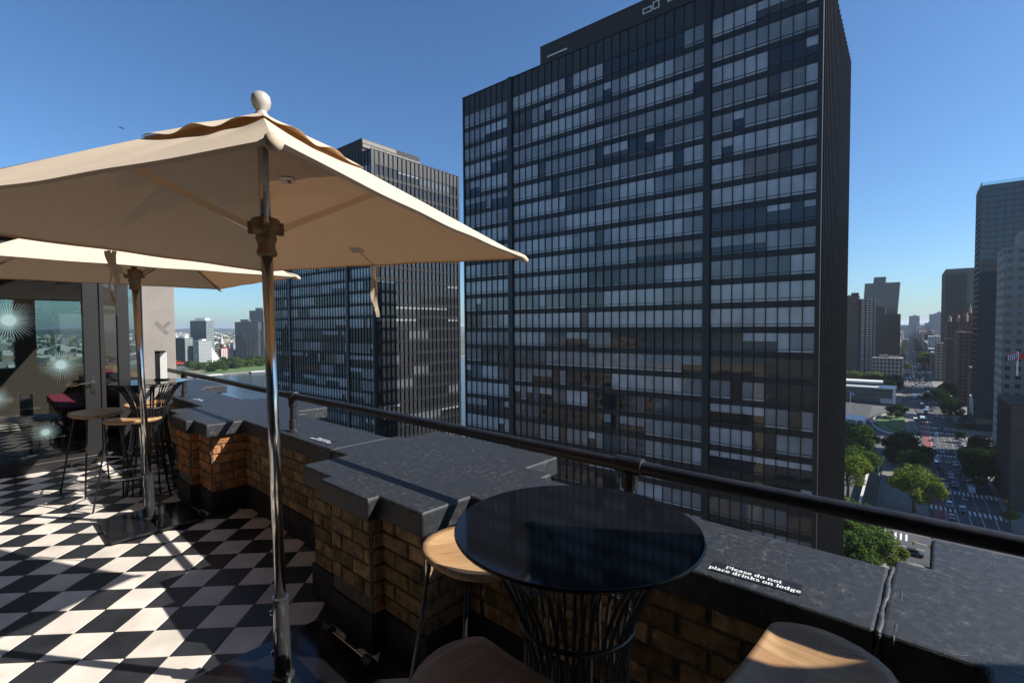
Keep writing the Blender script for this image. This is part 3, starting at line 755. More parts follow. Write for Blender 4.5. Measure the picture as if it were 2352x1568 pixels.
PV(MB().box(-7.36, 1.345, .09, -7.27, 1.385, 2.46).build('mullion', M['frame'])); PV(MB().box(-7.321, 1.26, .76, -7.313, 1.345, 2.46).build('side_pane', M['glass']))
PV(MB().box(-7.34, 1.26, .0, -7.29, 1.345, .76).build('base_panel', M['frame']))
PV(bevel(MB().box(-7.60, 1.385, -.02, -7.25, 1.72, 3.4).build('rendered_column', M['concrete']), .008))
b = MB(); b.quad((-7.2485, 1.50, 1.60), (-7.2485, 1.53, 1.64), (-7.2485, 1.655, 1.49), (-7.2485, 1.625, 1.46)); b.quad((-7.2480, 1.575, 1.565), (-7.2480, 1.60, 1.535), (-7.2480, 1.675, 1.605), (-7.2480, 1.655, 1.64)); PV(b.build('tape_mark', M['tape']))
b = MB(); b.tube([(-7.285, .915, .935), (-7.235, .915, .935), (-7.23, .905, .933), (-7.23, .79, .925)], .009, 10); b.box(-7.287, .895, .80, -7.281, .935, .985); PV(b.build('door_handle', M['chrome'], smooth=False))
b = MB(); b.lathe([(.012, 0), (.012, .012)], 12); b.mx = None; b.v = [(-7.285+p[2], .915+p[0], .84+p[1]) for p in b.v]; PV(b.build('lock', M['chrome']))
def burst(cy, cz, r, seed):
    rr = random.Random(seed); b = MB(); n = 24; c = .22*r
    b.add([(-7.3118, cy+c*math.cos(2*math.pi*i/n), cz+c*math.sin(2*math.pi*i/n)) for i in range(n)], [tuple(range(n))])
    k = 46
    for i in range(k):
        q = 2*math.pi*i/k; L_ = r*rr.uniform(.82, 1.0)
        a = [(c*.9, -.10), (c*.9, .10)] ; w = .011*r
        p0 = (cy+c*.9*math.cos(q)-w*math.sin(q), cz+c*.9*math.sin(q)+w*math.cos(q)); p1 = (cy+c*.9*math.cos(q)+w*math.sin(q), cz+c*.9*math.sin(q)-w*math.cos(q)); p2 = (cy+L_*math.cos(q), cz+L_*math.sin(q))
        xx = -7.3116+.00001*(i % 2)
        b.add([(xx, *p0), (xx, *p1), (xx, *p2)], [(0, 1, 2)])
    PV(b.build('starburst_decal', M['decal']))
burst(.265, 1.64, .255, 1); burst(.655, 1.148, .205, 2); burst(.512, .42, .145, 3); burst(.145, .83, .15, 4); burst(-.15, 1.2, .2, 5)
# things inside
t = empty('bench_seat', (-9.2, .95, .11)); tag(t, 'dark pink upholstered bench seen through the glass door', 'bench')
MB().box(-.9, -.22, .34, .95, .30, .44).build('seat_pad', M['pink'], t); MB().box(-.9, .26, .44, .95, .36, .85).build('back_pad', M['pink'], t); MB().box(-.88, -.2, 0, .9, .28, .34).build('plinth', M['frame'], t)
t = empty('low_stool', (-8.15, .80, .11)); tag(t, 'low stool with two pink seat bars behind the glass door', 'stool')
MB().box(-.2, -.16, .30, .2, .16, .36).build('seat', M['pink'], t); MB().box(-.2, -.16, .17, .2, .16, .21).build('shelf', M['pink'], t)
for sx in (-1, 1):
    for sy in (-1, 1): MB().box(sx*.17-.015, sy*.13-.015, 0, sx*.17+.015, sy*.13+.015, .30).build('leg', M['frame'], t)
t = empty('cafe_table', (-7.80, .42, .11)); tag(t, 'low white topped cafe table just inside the glass door', 'table')
b = MB(); b.lathe([(.25, .40), (.255, .405), (.255, .42), (.25, .425)], 36); b.build('top', M['white'], t); MB().lathe([(.018, .01), (.018, .40)], 12).build('stem', M['blackmetal'], t); MB().lathe([(.16, 0), (.16, .012), (.03, .03)], 24).build('foot', M['blackmetal'], t)
t = empty('acrylic_menu', (-7.86, .40, .5365), R(60)); tag(t, 'small upright card in a clear holder on the white cafe table', 'card holder')
MB().box(-.06, -.02, 0, .06, .02, .01).build('foot', M['white'], t); MB().box(-.06, -.003, .01, .06, .003, .26).build('card', mat('pale_card', (.45, .47, .46), .5), t)

# --- the tower the terrace belongs to (behind and below the viewer)
t = empty('host_tower', (0, -6, GZ)); tag(t, 'brick tower carrying the roof terrace, below and behind the viewer', 'building')
def HT(o): o.parent = t; o.matrix_parent_inverse = Matrix.Translation((0, 6, -GZ)); return o
b = MB(); b.box(-9.4, -16, GZ-.5, 4.0, 1.87, -.32)
HT(b.build('wall', mat('tan_brick_wall', (.33, .215, .115), .9, var=.25, scale=2, bump=.2, bscale=12)))
HT(MB().box(2.45, -2.24, -.31, 9.0, 1.40, 26).build('shade_wall', mat('dark_shade_wall', (.045, .04, .037), .7, var=.25, scale=2)))  # unseen wall added to keep sun and sky light off the near floor
HT(MB().box(-7.2, -18, -.31, 16.0, -2.25, 26).build('upper_wall', mat('dark_wall', (.045, .04, .037), .7, var=.25, scale=2)))  # out of view; darkened, widened and raised to cut bounce and sky light
b = MB()
for k in range(4):
    for x in (-4.6, -2.9, -1.2, .5, 2.2): b.box(x, -2.27, 1.0+k*3.1, x+.9, -2.20, 2.6+k*3.1)
HT(b.build('window', WM[3]))
NORTH = [(-62, -52, 44, 30, -14, 'tan brick apartment block north of the terrace, outside the view'), (-118, -58, 50, 36, -5, 'grey brick apartment block north east of the terrace, outside the view'), (38, -60, 40, 40, -10, 'brown brick apartment block north west of the terrace, outside the view')]

# ================================================================== the two dark slab towers
WIN = {}; WH = 2.22
def window_mesh(kind, w, drop, split):
    key = (kind, round(w, 2), drop, split)
    if key in WIN: return WIN[key]
    b = MB(); window_geo(b, kind, w, drop, split); WIN[key] = b.mesh('window', WM); return WIN[key]
def window_geo(b, kind, w, drop, split, mx=None):
    # local: faces -y, x 0..w, z 0..2.05
    H = WH
    def q(x0, z0, x1, z1, y, mi):
        p = [Vector((x0, y, z0)), Vector((x1, y, z0)), Vector((x1, y, z1)), Vector((x0, y, z1))]
        if mx: p = [mx @ v for v in p]
        b.add(p, [(0, 1, 2, 3)], mi)
    zt = .30
    if drop >= .99: q(0, zt, w, H, 0, kind); q(0, 0, w, zt, 0, 8 if split and kind < 3 else kind)
    else:
        zb = H-(H-zt)*drop
        if drop > 0: q(0, zb, w, H, 0, kind)
        q(0, zt, w, zb, 0.0, 3 if split < 2 else 4)
        q(0, 0, w, zt, 0, 3 if split != 1 else 5)
    # transom bar
    pts = [(0, -.07, zt-.035), (w, -.07, zt-.035), (w, -.07, zt+.035), (0, -.07, zt+.035), (0, .0, zt+.035), (w, .0, zt+.035), (0, 0, zt-.035), (w, 0, zt-.035)]
    if mx: pts = [mx @ Vector(p) for p in pts]
    b.add(pts, [(0,1,2,3), (3,2,5,4), (6,7,1,0)], 7)
FH = 3.01
def flats(nb, rr, low=0.0, west=False):
    out = []
    while len(out) < nb:
        run = min(rr.choice([3, 4, 4, 5, 5, 8, 9]), nb-len(out)); u = rr.random()
        if west and rr.random() < low: p = rr.choice([(3, 0, 0), (3, 0, 0), (5, 1.0, 0), (3, 0, 0), (3, .15, 0), (3, 0, 0), (1, .3, 0)])
        elif rr.random() < low: p = rr.choice([(4, 1.0, 1), (3, 0, 1), (3, 0, 0), (0, .5, 2), (2, 1.0, 1), (5, 1.0, 1), (1, .6, 2)])  # lower floors: darker, browner panes paint in the reflection of buildings opposite
        elif u < .42: p = (0, 1.0, rr.choice([0, 0, 1]))
        elif u < .66: p = (1, 1.0, rr.choice([0, 0, 1]))
        elif u < .75: p = (rr.choice([0, 0, 1, 6]), rr.choice([.35, .5, .62, .75]), rr.choice([0, 0, 2]))
        elif u < .85: p = (2, 1.0, rr.choice([0, 1]))
        elif u < .87: p = (6, 1.0, 0)
        elif u < .95: p = (3, 0.12 if rr.random() < .4 else 0, rr.choice([0, 1]))
        else: p = (5, 1.0, 0)
        for _ in range(run):
            k, d, s_ = p
            if not west and rr.random() < .04 + low*.1: k, d, s_ = rr.choice([(0, 1.0, 0), (3, 0, 0), (2, 1.0, 1), (4, 1.0, 0), (0, .5, 0)])
            out.append((k, d, s_))
    return out
def slab_tower(label, x0, x1, y0, y1, nsec, wface, zbase, rows, seed, note, pent):
    cx, cy = (x0+x1)/2, (y0+y1)/2
    t = empty('slab_tower', city(cx, cy, GZ), R(2.7)); tag(t, label, 'tower', 'dark glass slab towers')
    mx = Matrix.Translation((-cx, -cy, -GZ)); rr = random.Random(seed)
    top = 43.0; wins = []
    zrow = [zbase+FH*k for k in rows]
    z_lo = zrow[0]-1.0
    MB(mx).box(x0+.35, y0+.35, GZ, x1-.35, y1-.35, top-.4).build('core', M['bronze'], t)
    # north face: sections given as (start, bays, bay width); columns between
    edges = []
    ncols = []
    for (a, nb, bw) in nsec:
        edges += [a+bw*i for i in range(nb+1)]
        for zi, z in enumerate(zrow):
            fl = flats(nb, rr, .62 if z < -1 else .03)
            for i in range(nb):
                wins.append((a+bw*i+.035, y0+.13, z, bw-.07, 0, fl[i]))
    cols = [(x0, nsec[0][0]-.05)] + [(p[0]+p[1]*p[2]+.05, q[0]-.05) for p, q in zip(nsec[:-1], nsec[1:])] + [(nsec[-1][0]+nsec[-1][1]*nsec[-1][2]+.05, x1)]
    for i, (a, c) in enumerate(cols):
        MB(mx).box(a, y0-(.30 if 0 < i < len(cols)-1 else .12), GZ, max(c, a+.25), y0+.5, top+.02).build('column', M['bronze'], t)
    mm = MB().box(-.036, -.07, 0, .036, .30, top-GZ-.1).mesh('mullion', M['bronze'])
    for e in edges: inst('mullion', mm, t, (e-cx, y0-cy, 0))
    sp = MB().box(x0-cx+.1, .09, 0, x1-cx-.1, .36, FH-WH-.02).mesh('spandrel', M['bronze'])
    for z in zrow: inst('spandrel', sp, t, (0, y0-cy, z-(FH-WH)+.01-GZ))
    zt = zrow[-1]+WH
    MB(mx).box(x0+.1, y0+.04, zt, x1-.1, y0+.36, zt+.35).build('spandrel', M['bronze'], t)
    for (a, nb, bw) in nsec:
        pm = MB().box(.05, .10, 0, bw-.05, .3, top-zt-.45).mesh('top_panel', M['panel'])
        for i in range(nb): inst('top_panel', pm, t, (a+bw*i-cx, y0-cy, zt+.36-GZ))
    MB(mx).box(x0-.02, y0-.05, top-.09, x1+.02, y1, top+.03).build('roof_edge', M['bronze'], t)
    # west face
    nb, bw = wface; a = y0+.8
    wm = MB().box(-.3, -.05, 0, .19, .05, top-GZ-.1).mesh('mullion', M['bronze'])
    for i in range(nb+1): inst('mullion', wm, t, (x1-cx, a+bw*i-cy, 0))
    sp = MB().box(-.36, .1, 0, -.02, y1-y0-.1, FH-WH-.02).mesh('spandrel', M['bronze'])
    for z in zrow: inst('spandrel', sp, t, (x1-cx, y0-cy, z-(FH-WH)+.01-GZ))
    MB(mx).box(x1-.36, y0+.1, zt, x1-.02, y1-.1, zt+.35).build('spandrel', M['bronze'], t)
    pm = MB().box(-.3, .05, 0, -.08, bw-.05, top-zt-.45).mesh('top_panel', M['panel'])
    for i in range(nb): inst('top_panel', pm, t, (x1-cx, a+bw*i-cy, zt+.36-GZ))
    MB(mx).box(x1-.45, y0-.1, GZ, x1+.02, y0+.75, top).build('column', M['bronze'], t); MB(mx).box(x1-.45, a+nb*bw+.05, GZ, x1+.02, y1, top).build('column', M['bronze'], t)
    for z in zrow:
        fl = flats(nb, rr, 1.0, True)
        for i in range(nb): wins.append((x1-.14, a+bw*i+.05, z, bw-.1, 90, fl[i]))
    # windows: the 300 that show largest are parts, the rest one part
    def dist(w): return (city(w[0], w[1], w[2])-EYE).length
    wins = [w for w in wins if seen(city(w[0], w[1], w[2]), 1.15)] + [w for w in wins if not seen(city(w[0], w[1], w[2]), 1.15)]
    nv = sum(seen(city(w[0], w[1], w[2]), 1.15) for w in wins)
    wins = sorted(wins[:nv], key=dist) + wins[nv:]
    for x, y, z, w, rz, (k, d, s_) in wins[:298]:
        inst('window', window_mesh(k, w, d, s_), t, (x-cx, y-cy, z-GZ), R(rz))
    b = MB()
    for x, y, z, w, rz, (k, d, s_) in wins[298:]:
        window_geo(b, k, w, d, s_, Matrix.Translation((x-cx, y-cy, z-GZ)) @ Matrix.Rotation(R(rz), 4, 'Z'))
    tag(b.build('window', WM, t), kind='stuff')
    px0, px1, py0, py1, pz = pent
    p = MB(mx).box(px0, py0, top-.2, px1, py1, pz).build('penthouse', M['pent'], t)
    MB(mx).box(px0-.05, py0-.05, pz, px1+.05, py1+.05, pz+.12).build('coping', M['bronze'], p)
    return t, mx
T1, m1 = slab_tower('nearest and largest dark bronze slab tower with long rows of window blinds', -63.4, -7.7, 64, 95, [(-63.15, 8, 1.29), (-51.75, 24, 1.302), (-19.55, 9, 1.275)], (22, 1.33), -13.78, range(-14, 18), 3, '', (-47.9, -14, 66.6, 90, 47.5))
b = MB(m1)
def frame_xz(b, x, z, w, h, y, t_=.12):
    b.box(x, y-.1, z, x+w, y, z+t_); b.box(x, y-.1, z+h-t_, x+w, y, z+h); b.box(x, y-.1, z+t_, x+t_, y, z+h-t_); b.box(x+w-t_, y-.1, z+t_, x+w, y, z+h-t_)
for x, z, w, h in ((-29.9, 45.6, 1.35, .75), (-28.4, 45.65, .95, 1.05), (-26.3, 45.85, .9, 1.05)):
    b = MB(m1); frame_xz(b, x, z, w, h, 66.58); b.build('vent_frame', M['white'], T1)
b = MB(m1); b.box(-46.4, 66.45, 45.35, -42.6, 66.56, 45.55); b.build('louvre_bar', M['white'], T1)
b = MB(m1); b.lathe([(.5, 0), (.5, .5), (.75, .6), (.7, 1.0), (.2, 1.3)], 14, (-29.5, 68, 47.5)); b.build('roof_cowl', M['bronze'], T1)
T2, m2 = slab_tower('farther dark slab tower showing two glazed faces behind the near parasol', -149, -97.3, 68, 96.5, [(-148.7, 8, 1.27), (-137.4, 22, 1.30), (-107.7, 8, 1.24)], (20, 1.34), -13.78, range(-14, 18), 11, '', (-140, -104, 70, 88, 47.4))
b = MB(m2); b.box(-104, 69.9, 46.3, -103.6, 80, 47.2); b.box(-103.95, 70, 45.4, -103.7, 88, 46.2); b.build('parapet_cap', M['concrete'], T2)
b = MB(m2)
for i in range(14): b.box(-99, 69+i*1.9, 43, -98.94, 69.05+i*1.9, 44.1)
b.box(-99, 69, 44.05, -98.95, 94, 44.12); b.box(-99, 69, 43.55, -98.95, 94, 43.6); b.build('roof_railing', M['bronze'], T2)

# ================================================================== other buildings
M['darkglass'] = winmat('dark_glazing', (.012, .016, .02), coat=1); M['blueglass'] = winmat('blue_glazing', (.03, .055, .07), coat=1)
M['brownbrick'] = mat('brown_brick', (.115, .055, .036), .9, var=.2, scale=.3); M['darkbrown'] = mat('dark_brown_brick', (.060, .036, .028), .9, var=.2, scale=.3)
M['limestone'] = mat('limestone', (.25, .235, .215), .85, var=.10, scale=.2); M['palewall'] = mat('pale_wall', (.50, .50, .47), .8, var=.08, scale=.2)
M['greenwhite'] = mat('green_white_panel', (.46, .52, .49), .7, var=.1, scale=.2); M['steelgrey'] = mat('steel_grey_panel', (.10, .12, .135), .5, var=.15, scale=.2)
M['redframe'] = mat('red_frame', (.33, .075, .075), .8); M['tanwall'] = mat('tan_wall', (.30, .235, .165), .9, var=.2, scale=.2)
M['darkmetal'] = mat('dark_cladding', (.02, .022, .024), .35, var=.2, scale=.3); M['slate'] = mat('slate_haze_blue', (.16, .19, .23), .8, var=.1, scale=.05)
def block(label, cat, cx, cy, wx, wy, z1, wall, glass, bay=3.2, fl=3.4, pier=.35, band=.45, rz=0, faces='NWE', z0=None, group=None, hut=None, name='building', proud=.3, wins=False, inset=0):
    z0 = GZ if z0 is None else z0
    t = empty(name, city(cx, cy, z0), R(2.7+rz)); tag(t, label, cat, group)
    H = z1-z0; hx, hy = wx/2, wy/2
    MB().box(-hx+proud, -hy+proud, 0, hx-proud, hy-proud, H-.3).build('glazing', glass, t)
    b = MB(); nf = max(1, int(H/fl)); fh = H/nf
    for f in faces:
        L_ = wx if f in 'NS' else wy; nb = max(1, int(L_/bay)); bw = L_/nb; h_ = L_/2
        for i in range(nf+1):
            za, zb = max(0, i*fh-band/2), min(H-.02, i*fh+band/2)
            e = .03
            if f == 'N': b.box(-hx, -hy-e, za, hx, -hy+proud+.05, zb)
            if f == 'S': b.box(-hx, hy-proud-.05, za, hx, hy+e, zb)
            if f == 'W': b.box(hx-proud-.05, -hy+.02, za, hx+e, hy-.02, zb)
            if f == 'E': b.box(-hx-e, -hy+.02, za, -hx+proud+.05, hy-.02, zb)
        if pier > 0:
            for i in range(nb+1):
                u = -h_+i*bw; a, c = max(-h_, u-pier/2), min(h_, u+pier/2)
                if f == 'N': b.box(a, -hy, 0, c, -hy+proud+.03, H-.04)
                if f == 'S': b.box(a, hy-proud-.03, 0, c, hy, H-.04)
                if f == 'W': b.box(hx-proud-.03, a, 0, hx, c, H-.04)
                if f == 'E': b.box(-hx, a, 0, -hx+proud+.03, c, H-.04)
        if wins:
            for i in range(nf):
                for k in range(nb):
                    u0, u1 = -h_+k*bw+pier/2, -h_+(k+1)*bw-pier/2; a0, a1 = i*fh+band/2, (i+1)*fh-band/2
                    if wins == 2 and f == 'N':
                        m_ = (u0+u1)/2; wb = MB()
                        wb.box(u0, -hy+proud-.06, a0, u1, -hy+proud-.02, a1, 0); wb.box(m_-.05, -hy+proud-.12, a0, m_+.05, -hy+proud-.06, a1, 1); wb.box(u0, -hy+proud-.12, (a0+a1)/2-.04, u1, -hy+proud-.06, (a0+a1)/2+.04, 1)
                        wb.build('window', [glass, M['steelgrey']], t)
    w = b.build('wall', wall, t)
    r = MB(); r.box(-hx, -hy, H-.3, hx, hy, H); r.build('roof', wall, t)
    if hut:
        for (x, y, w_, d_, h_) in hut: MB().box(x-w_/2, y-d_/2, H-.1, x+w_/2, y+d_/2, H+h_).build('roof_hut', wall, t)
    if hut and rnd.random() < .8:
        p = MB()
        for _ in range(4):
            x, y, e = rnd.uniform(-hx*.7, hx*.7), rnd.uniform(-hy*.7, hy*.7), rnd.uniform(.8, 2.2)
            p.box(x-e, y-e*.7, H-.05, x+e, y+e*.7, H+rnd.uniform(1, 2.6))
        p.build('rooftop_plant', M['steelgrey'], t)
        MB().tube([(hut[0][0], hut[0][1], H+hut[0][4]-.1), (hut[0][0], hut[0][1], H+hut[0][4]+rnd.uniform(3, 7))], .12, 6).build('mast', M['steelgrey'], t)
    return t

# across the river
Q = 'riverside blocks across the water'
block('dark sided apartment block with pale right face nearest the red script sign', 'apartment block', -1012, 303, 21, 19, -16.5, M['greenwhite'], M['darkglass'], 3, 3.3, .25, .9, 35, faces='W', hut=[(2, 0, 9, 9, 4)])
block('tall dark glass tower with slanted top and pale right side across the river', 'tower', -1062, 350, 33, 22, 15, M['greenwhite'], M['blueglass'], 4, 3.2, .3, .7, 35, faces='W', hut=[(3, -2, 20, 14, 5)])
c_ = block('white banded stepped apartment block across the river', 'apartment block', -992, 327, 13, 26, -22, M['palewall'], M['blueglass'], 60, 3.2, .3, 1.5, 22, faces='WN', hut=[(0, 0, 8, 8, 3)])
for i in range(7):
    h_ = 30-i*4.4
    b = MB(); b.box(-5.5, 13.0+i*3.3, 0, 6, 16.3+i*3.3, h_)
    for k in range(int(h_/3.2)): b.box(6.02, 13.1+i*3.3, k*3.2+1.2, 6.3, 16.2+i*3.3, k*3.2+2.7)
    b.build('stepped_wing', M['palewall'], c_)
block('red framed low apartment block among the riverside towers', 'apartment block', -1062, 392, 9, 26, -40, M['redframe'], M['palewall'], 4.2, 4, .7, 1.1, 12, faces='WN', hut=[(0, 0, 5, 8, 3)])
block('dark low block right of the red framed block', 'apartment block', -1070, 415, 14, 16, -44, M['steelgrey'], M['darkglass'], 3, 3.4, .3, .8, 30)
block('dark low block left of the red framed block', 'apartment block', -1050, 362, 16, 14, -42, M['steelgrey'], M['darkglass'], 3, 3.4, .3, .8, 30)
block('broad dark gridded tower with a thin pale edge by the umbrella pole', 'tower', -1030, 422, 46, 14, 12.5, M['steelgrey'], M['darkglass'], 2.6, 3.2, .35, .7, 40, faces='NW', hut=[(-5, 0, 16, 9, 5)])
block('tallest dark riverside tower rising behind the gridded one', 'tower', -1075, 466, 34, 26, 37, M['steelgrey'], M['blueglass'], 2.6, 3.2, .35, .7, 40, faces='NW', hut=[(0, 0, 15, 12, 6)])
block('pale gridded block at the right end of the riverside towers', 'apartment block', -1010, 452, 14, 16, -2, M['palewall'], M['blueglass'], 2.6, 3.2, .5, .8, 30, faces='NW')
t = empty('church', city(-1420, 520, GZ), R(20)); tag(t, 'far brick church with a pale pointed spire among low white buildings', 'church')
MB().box(-7, -5, 0, 7, 5, 14).build('nave', M['brownbrick'], t); MB().box(-4, -10, 0, 4, -4, 24).build('tower', M['brownbrick'], t); MB().lathe([(4.2, 24), (.2, 52)], 8, (0, -7, 0)).build('spire', M['palewall'], t)
t = empty('gas_tank', city(-2500, 830, GZ)); tag(t, 'white domed tank on the far low skyline', 'tank')
MB().lathe([(26, 0), (26, 20), (24, 26), (16, 33), (6, 36), (.5, 37)], 28).build('tank_shell', M['white'], t, smooth=True)
# low-rise sprawl
rq = random.Random(21)
sm = [mat('sprawl_white', (.50, .49, .46), .8), mat('sprawl_grey', (.24, .24, .24), .8), mat('sprawl_tan', (.27, .19, .13), .9), mat('sprawl_dark', (.07, .075, .08), .8), mat('sprawl_tree', (.035, .06, .02), .9)]
b = MB(CITY)
for _ in range(2600):
    d = 1120*math.exp(rq.random()*1.75); sl_ = rq.uniform(-.05, .80)
    x, y = -d, d*sl_; w_, e_ = rq.uniform(8, 32), rq.uniform(8, 26); h_ = rq.choice([6, 7, 9, 10, 12, 15]) * (1.9 if rq.random() < .06 else 1)
    mi = rq.choices([0, 1, 2, 3, 4], [5, 4, 3, 1.5, 5])[0]
    b.box(x-w_/2, y-e_/2, GZ-.3, x+w_/2, y+e_/2, GZ+h_, mi)
o = b.build('far_off_city', sm); tag(o, 'hazy low sprawl of small buildings and trees beyond the riverside towers', 'city', kind='stuff')
# red script sign on the far bank
t = empty('script_sign', city(-842, 246, GZ), R(2.7)); tag(t, 'red script lettering sign on a frame at the far river bank', 'sign')
M['signred'] = mat('sign_red', (.62, .045, .025), .5)
def scr(pts, r=.42): 
    b = MB(); b.tube([(0, u, v) for u, v in pts], r, 6); return b
sx = lambda cx, cy, rx, ry, a, c, n=12: [(cx+rx*math.cos(R(a+(c-a)*i/n)), cy+ry*math.sin(R(a+(c-a)*i/n))) for i in range(n+1)]
for pts in (sx(-5.0, 15.6, 1.9, 2.3, 50, 330) , sx(-5.6, 18.2, 3.6, .7, 200, 20), sx(-1.8, 14.8, 1.1, 1.3, 0, 360), sx(-.6, 15.4, .9, .4, 180, 20) , [(.9, 18.4), (.7, 15), (1.1, 13.6), (1.7, 13.8)], sx(3.2, 14.6, 1.1, 1.1, 0, 360), [(4.4, 15.8), (4.4, 14), (5.2, 13.5)]):
    scr([(u*1.15, v) for u, v in pts], .45).build('letter', M['signred'], t)
b = MB()
for u in (-7, -3.5, 0, 3.5, 6): b.box(-.5, u-.15, 0, -.2, u+.15, 13)
b.box(-.5, -7.2, 12.7, -.15, 6.4, 13.05); b.build('sign_frame', M['darkmetal'], t)
t = empty('white_pylon', city(-868, 298, GZ)); tag(t, 'slim leaning white pylon beside the red sign on the far bank', 'pylon')
b = MB(); b.add([(0, -3.2, 0), (1.5, -3.2, 0), (1.5, -.4, 0), (0, -.4, 0), (0, 2.6, 20), (1, 2.6, 20), (1, 3.4, 20), (0, 3.4, 20)], [(0,3,2,1), (4,5,6,7), (0,1,5,4), (1,2,6,5), (2,3,7,6), (3,0,4,7)]); b.build('mast', M['white'], t)
for x, y, l in ((-775, 262, 34), (-779, 330, 20)):
    t = empty('jetty', city(x, y, GZ-2.5), R(2.7)); tag(t, 'pale jetty at the far bank, ' + ('the longer left one' if l > 30 else 'the shorter one near the umbrella pole'), 'jetty')
    MB().box(-6, -l/2, 1.2, 6, l/2, 2.4).build('deck', M['palewall'], t); MB().box(-4, -l/2+1, -1, 4, l/2-1, 1.2).build('piles', M['darkmetal'], t)

for x, y, w_, d_, z1, lab in NORTH: block(lab, 'apartment block', x, y, w_, d_, z1, M['tanwall'], M['darkglass'], 3.4, 3.1, 1.7, 1.5, 0, faces='SEW')
# down the avenue, left side
t = block('brown apartment tower with white balcony bands left of the avenue', 'apartment tower', -55.5, 772, 13, 24, 37.4, M['darkbrown'], M['brownbrick'], 4, 3.0, 1.6, 1.6, 0, faces='NW', hut=[(2, 0, 8, 9, 4)], name='apartment_tower')
b = MB(Matrix.Translation((13.5, -2, 0)) @ Matrix.Rotation(R(28), 4, 'Z')); 
b.box(-8, -6, 0, 7, 10, 99); b.build('wing', M['darkbrown'], t)
for k in range(31):
    b = MB(Matrix.Translation((13.5, -2, 0)) @ Matrix.Rotation(R(28), 4, 'Z'))
    for u0, u1 in ((-7.8, -4.6), (-2.2, .6), (2.2, 4.6)): b.box(u0, -7.2, 6+k*3.05, u1, -5.98, 7.15+k*3.05)
    b.box(6.9, -6.5, 6+k*3.05, 8.2, 9, 7.15+k*3.05); b.build('balcony', M['palewall'], t)
block('dark brick slab in front of the leaning dark tower', 'building', -23.5, 902, 31, 24, 15.2, M['darkbrown'], M['darkglass'], 3, 3.3, 1.3, 1.3, 0, hut=[(-8, 0, 12, 12, 11)])
t = empty('leaning_tower', city(-33, 1012, GZ), R(2.7)); tag(t, 'leaning dark gridded glass tower with a box on its roof', 'tower')
sh = Matrix(((1, 0, .052, 0), (0, 1, 0, 0), (0, 0, 1, 0), (0, 0, 0, 1)))
b = MB(sh); b.box(-30, -12, 0, 15.7, 14, 134); b.build('glazing', M['darkglass'], t)
b = MB(sh)
for k in range(41): b.box(-30.1, -12.25, k*3.3, 15.8, -11.9, k*3.3+.7); b.box(15.6, -12, k*3.3, 16.0, 14, k*3.3+.7)
for i in range(19): b.box(-30+i*2.52-.22, -12.3, 0, -30+i*2.52+.22, -11.95, 134)
b.build('wall', M['steelgrey'], t); b = MB(sh); b.box(-19, -8, 134, -3, 8, 144); b.build('roof_hut', M['steelgrey'], t)
block('low stone building with a flat white roof beside the avenue', 'building', -18, 735, 29, 28, -39, M['limestone'], M['darkglass'], 3.6, 4.2, 1.5, 1.7, 0, hut=[(-4, 2, 8, 6, 3), (6, 4, 10, 5, 1.5)])
# visitors' pavilion
t = empty('visitor_pavilion', city(-24, 525, GZ), R(2.7)); tag(t, 'low glass pavilion with white flat roofs beside the avenue', 'pavilion')
MB().box(-38, -8, .2, 16, 10, 12.2).build('glazing', winmat('pavilion_glass', (.05, .075, .07)), t)
MB().box(-38, -9.5, 12.2, 17.5, 11, 13.4).build('roof', M['white'], t); MB().box(-38, 0, 16, 8, 12, 17.4).build('upper_roof', M['white'], t); MB().box(-36, 1.5, 13.4, 4, 11, 16).build('upper_glazing', M['blueglass'], t)
b = MB()
for i in range(27): b.box(-38+i*2-.06, -8.25, .2, -38+i*2+.06, -7.95, 12.2)
for z_ in (4.2, 8.4): b.box(-38, -8.2, z_, 16, -7.9, z_+.5)
b.build('mullions', M['steelgrey'], t); MB().box(15.2, -9, 0, 17.2, -7, 13).build('end_pier', M['white'], t); MB().box(7, -9.2, 0, 15, -8, 4).build('entrance_box', M['palewall'], t)
t = empty('white_tent', city(-29, 395, GZ), R(2.7)); tag(t, 'white security tent with dark openings beside the curved drive', 'tent')
b = MB(); b.add([(-16, -5, 4), (8.5, -5, 4), (8.5, 5, 4), (-16, 5, 4), (-16, 0, 6.5), (8.5, 0, 6.5)], [(0, 1, 5, 4), (2, 3, 4, 5), (1, 2, 5), (3, 0, 4), (0, 3, 2, 1)]); b.build('roof', M['white'], t)
b = MB()
for x in (-16, -9.5, -3, 3, 7.2): b.box(x, -5, 0, x+1.3, -4.7, 4)
b.box(8.2, -5, 0, 8.5, 5, 4); b.box(-16, 4.7, 0, 8.5, 5, 4); b.build('wall', M['white'], t)
t = empty('curved_fence', city(-14, 415, GZ), R(2.7)); tag(t, 'curved railing fence sweeping around the oval lawn', 'fence')
b = MB(); arcp = [(14-.3+17.5*math.cos(q), 1+44*math.sin(q)) for q in [math.pi*(.55+.9*i/60) for i in range(61)]]
for (x, y) in arcp: b.box(x-.05, y-.05, 0, x+.05, y+.05, 3.4)
for z_ in (.3, 3.3):
    b.tube([(x, y, z_) for x, y in arcp], .06, 4)
b.build('railing', M['steelgrey'], t)
b = MB()
for (p, q) in zip(arcp[:-1], arcp[1:]): b.add([(p[0], p[1], 0), (q[0], q[1], 0), (q[0], q[1], .9), (p[0], p[1], .9), (p[0]-.5, p[1], 0), (q[0]-.5, q[1], 0), (q[0]-.5, q[1], .9), (p[0]-.5, p[1], .9)], [(0, 1, 2, 3), (4, 7, 6, 5), (3, 2, 6, 7)])
b.build('plinth_wall', M['palewall'], t)
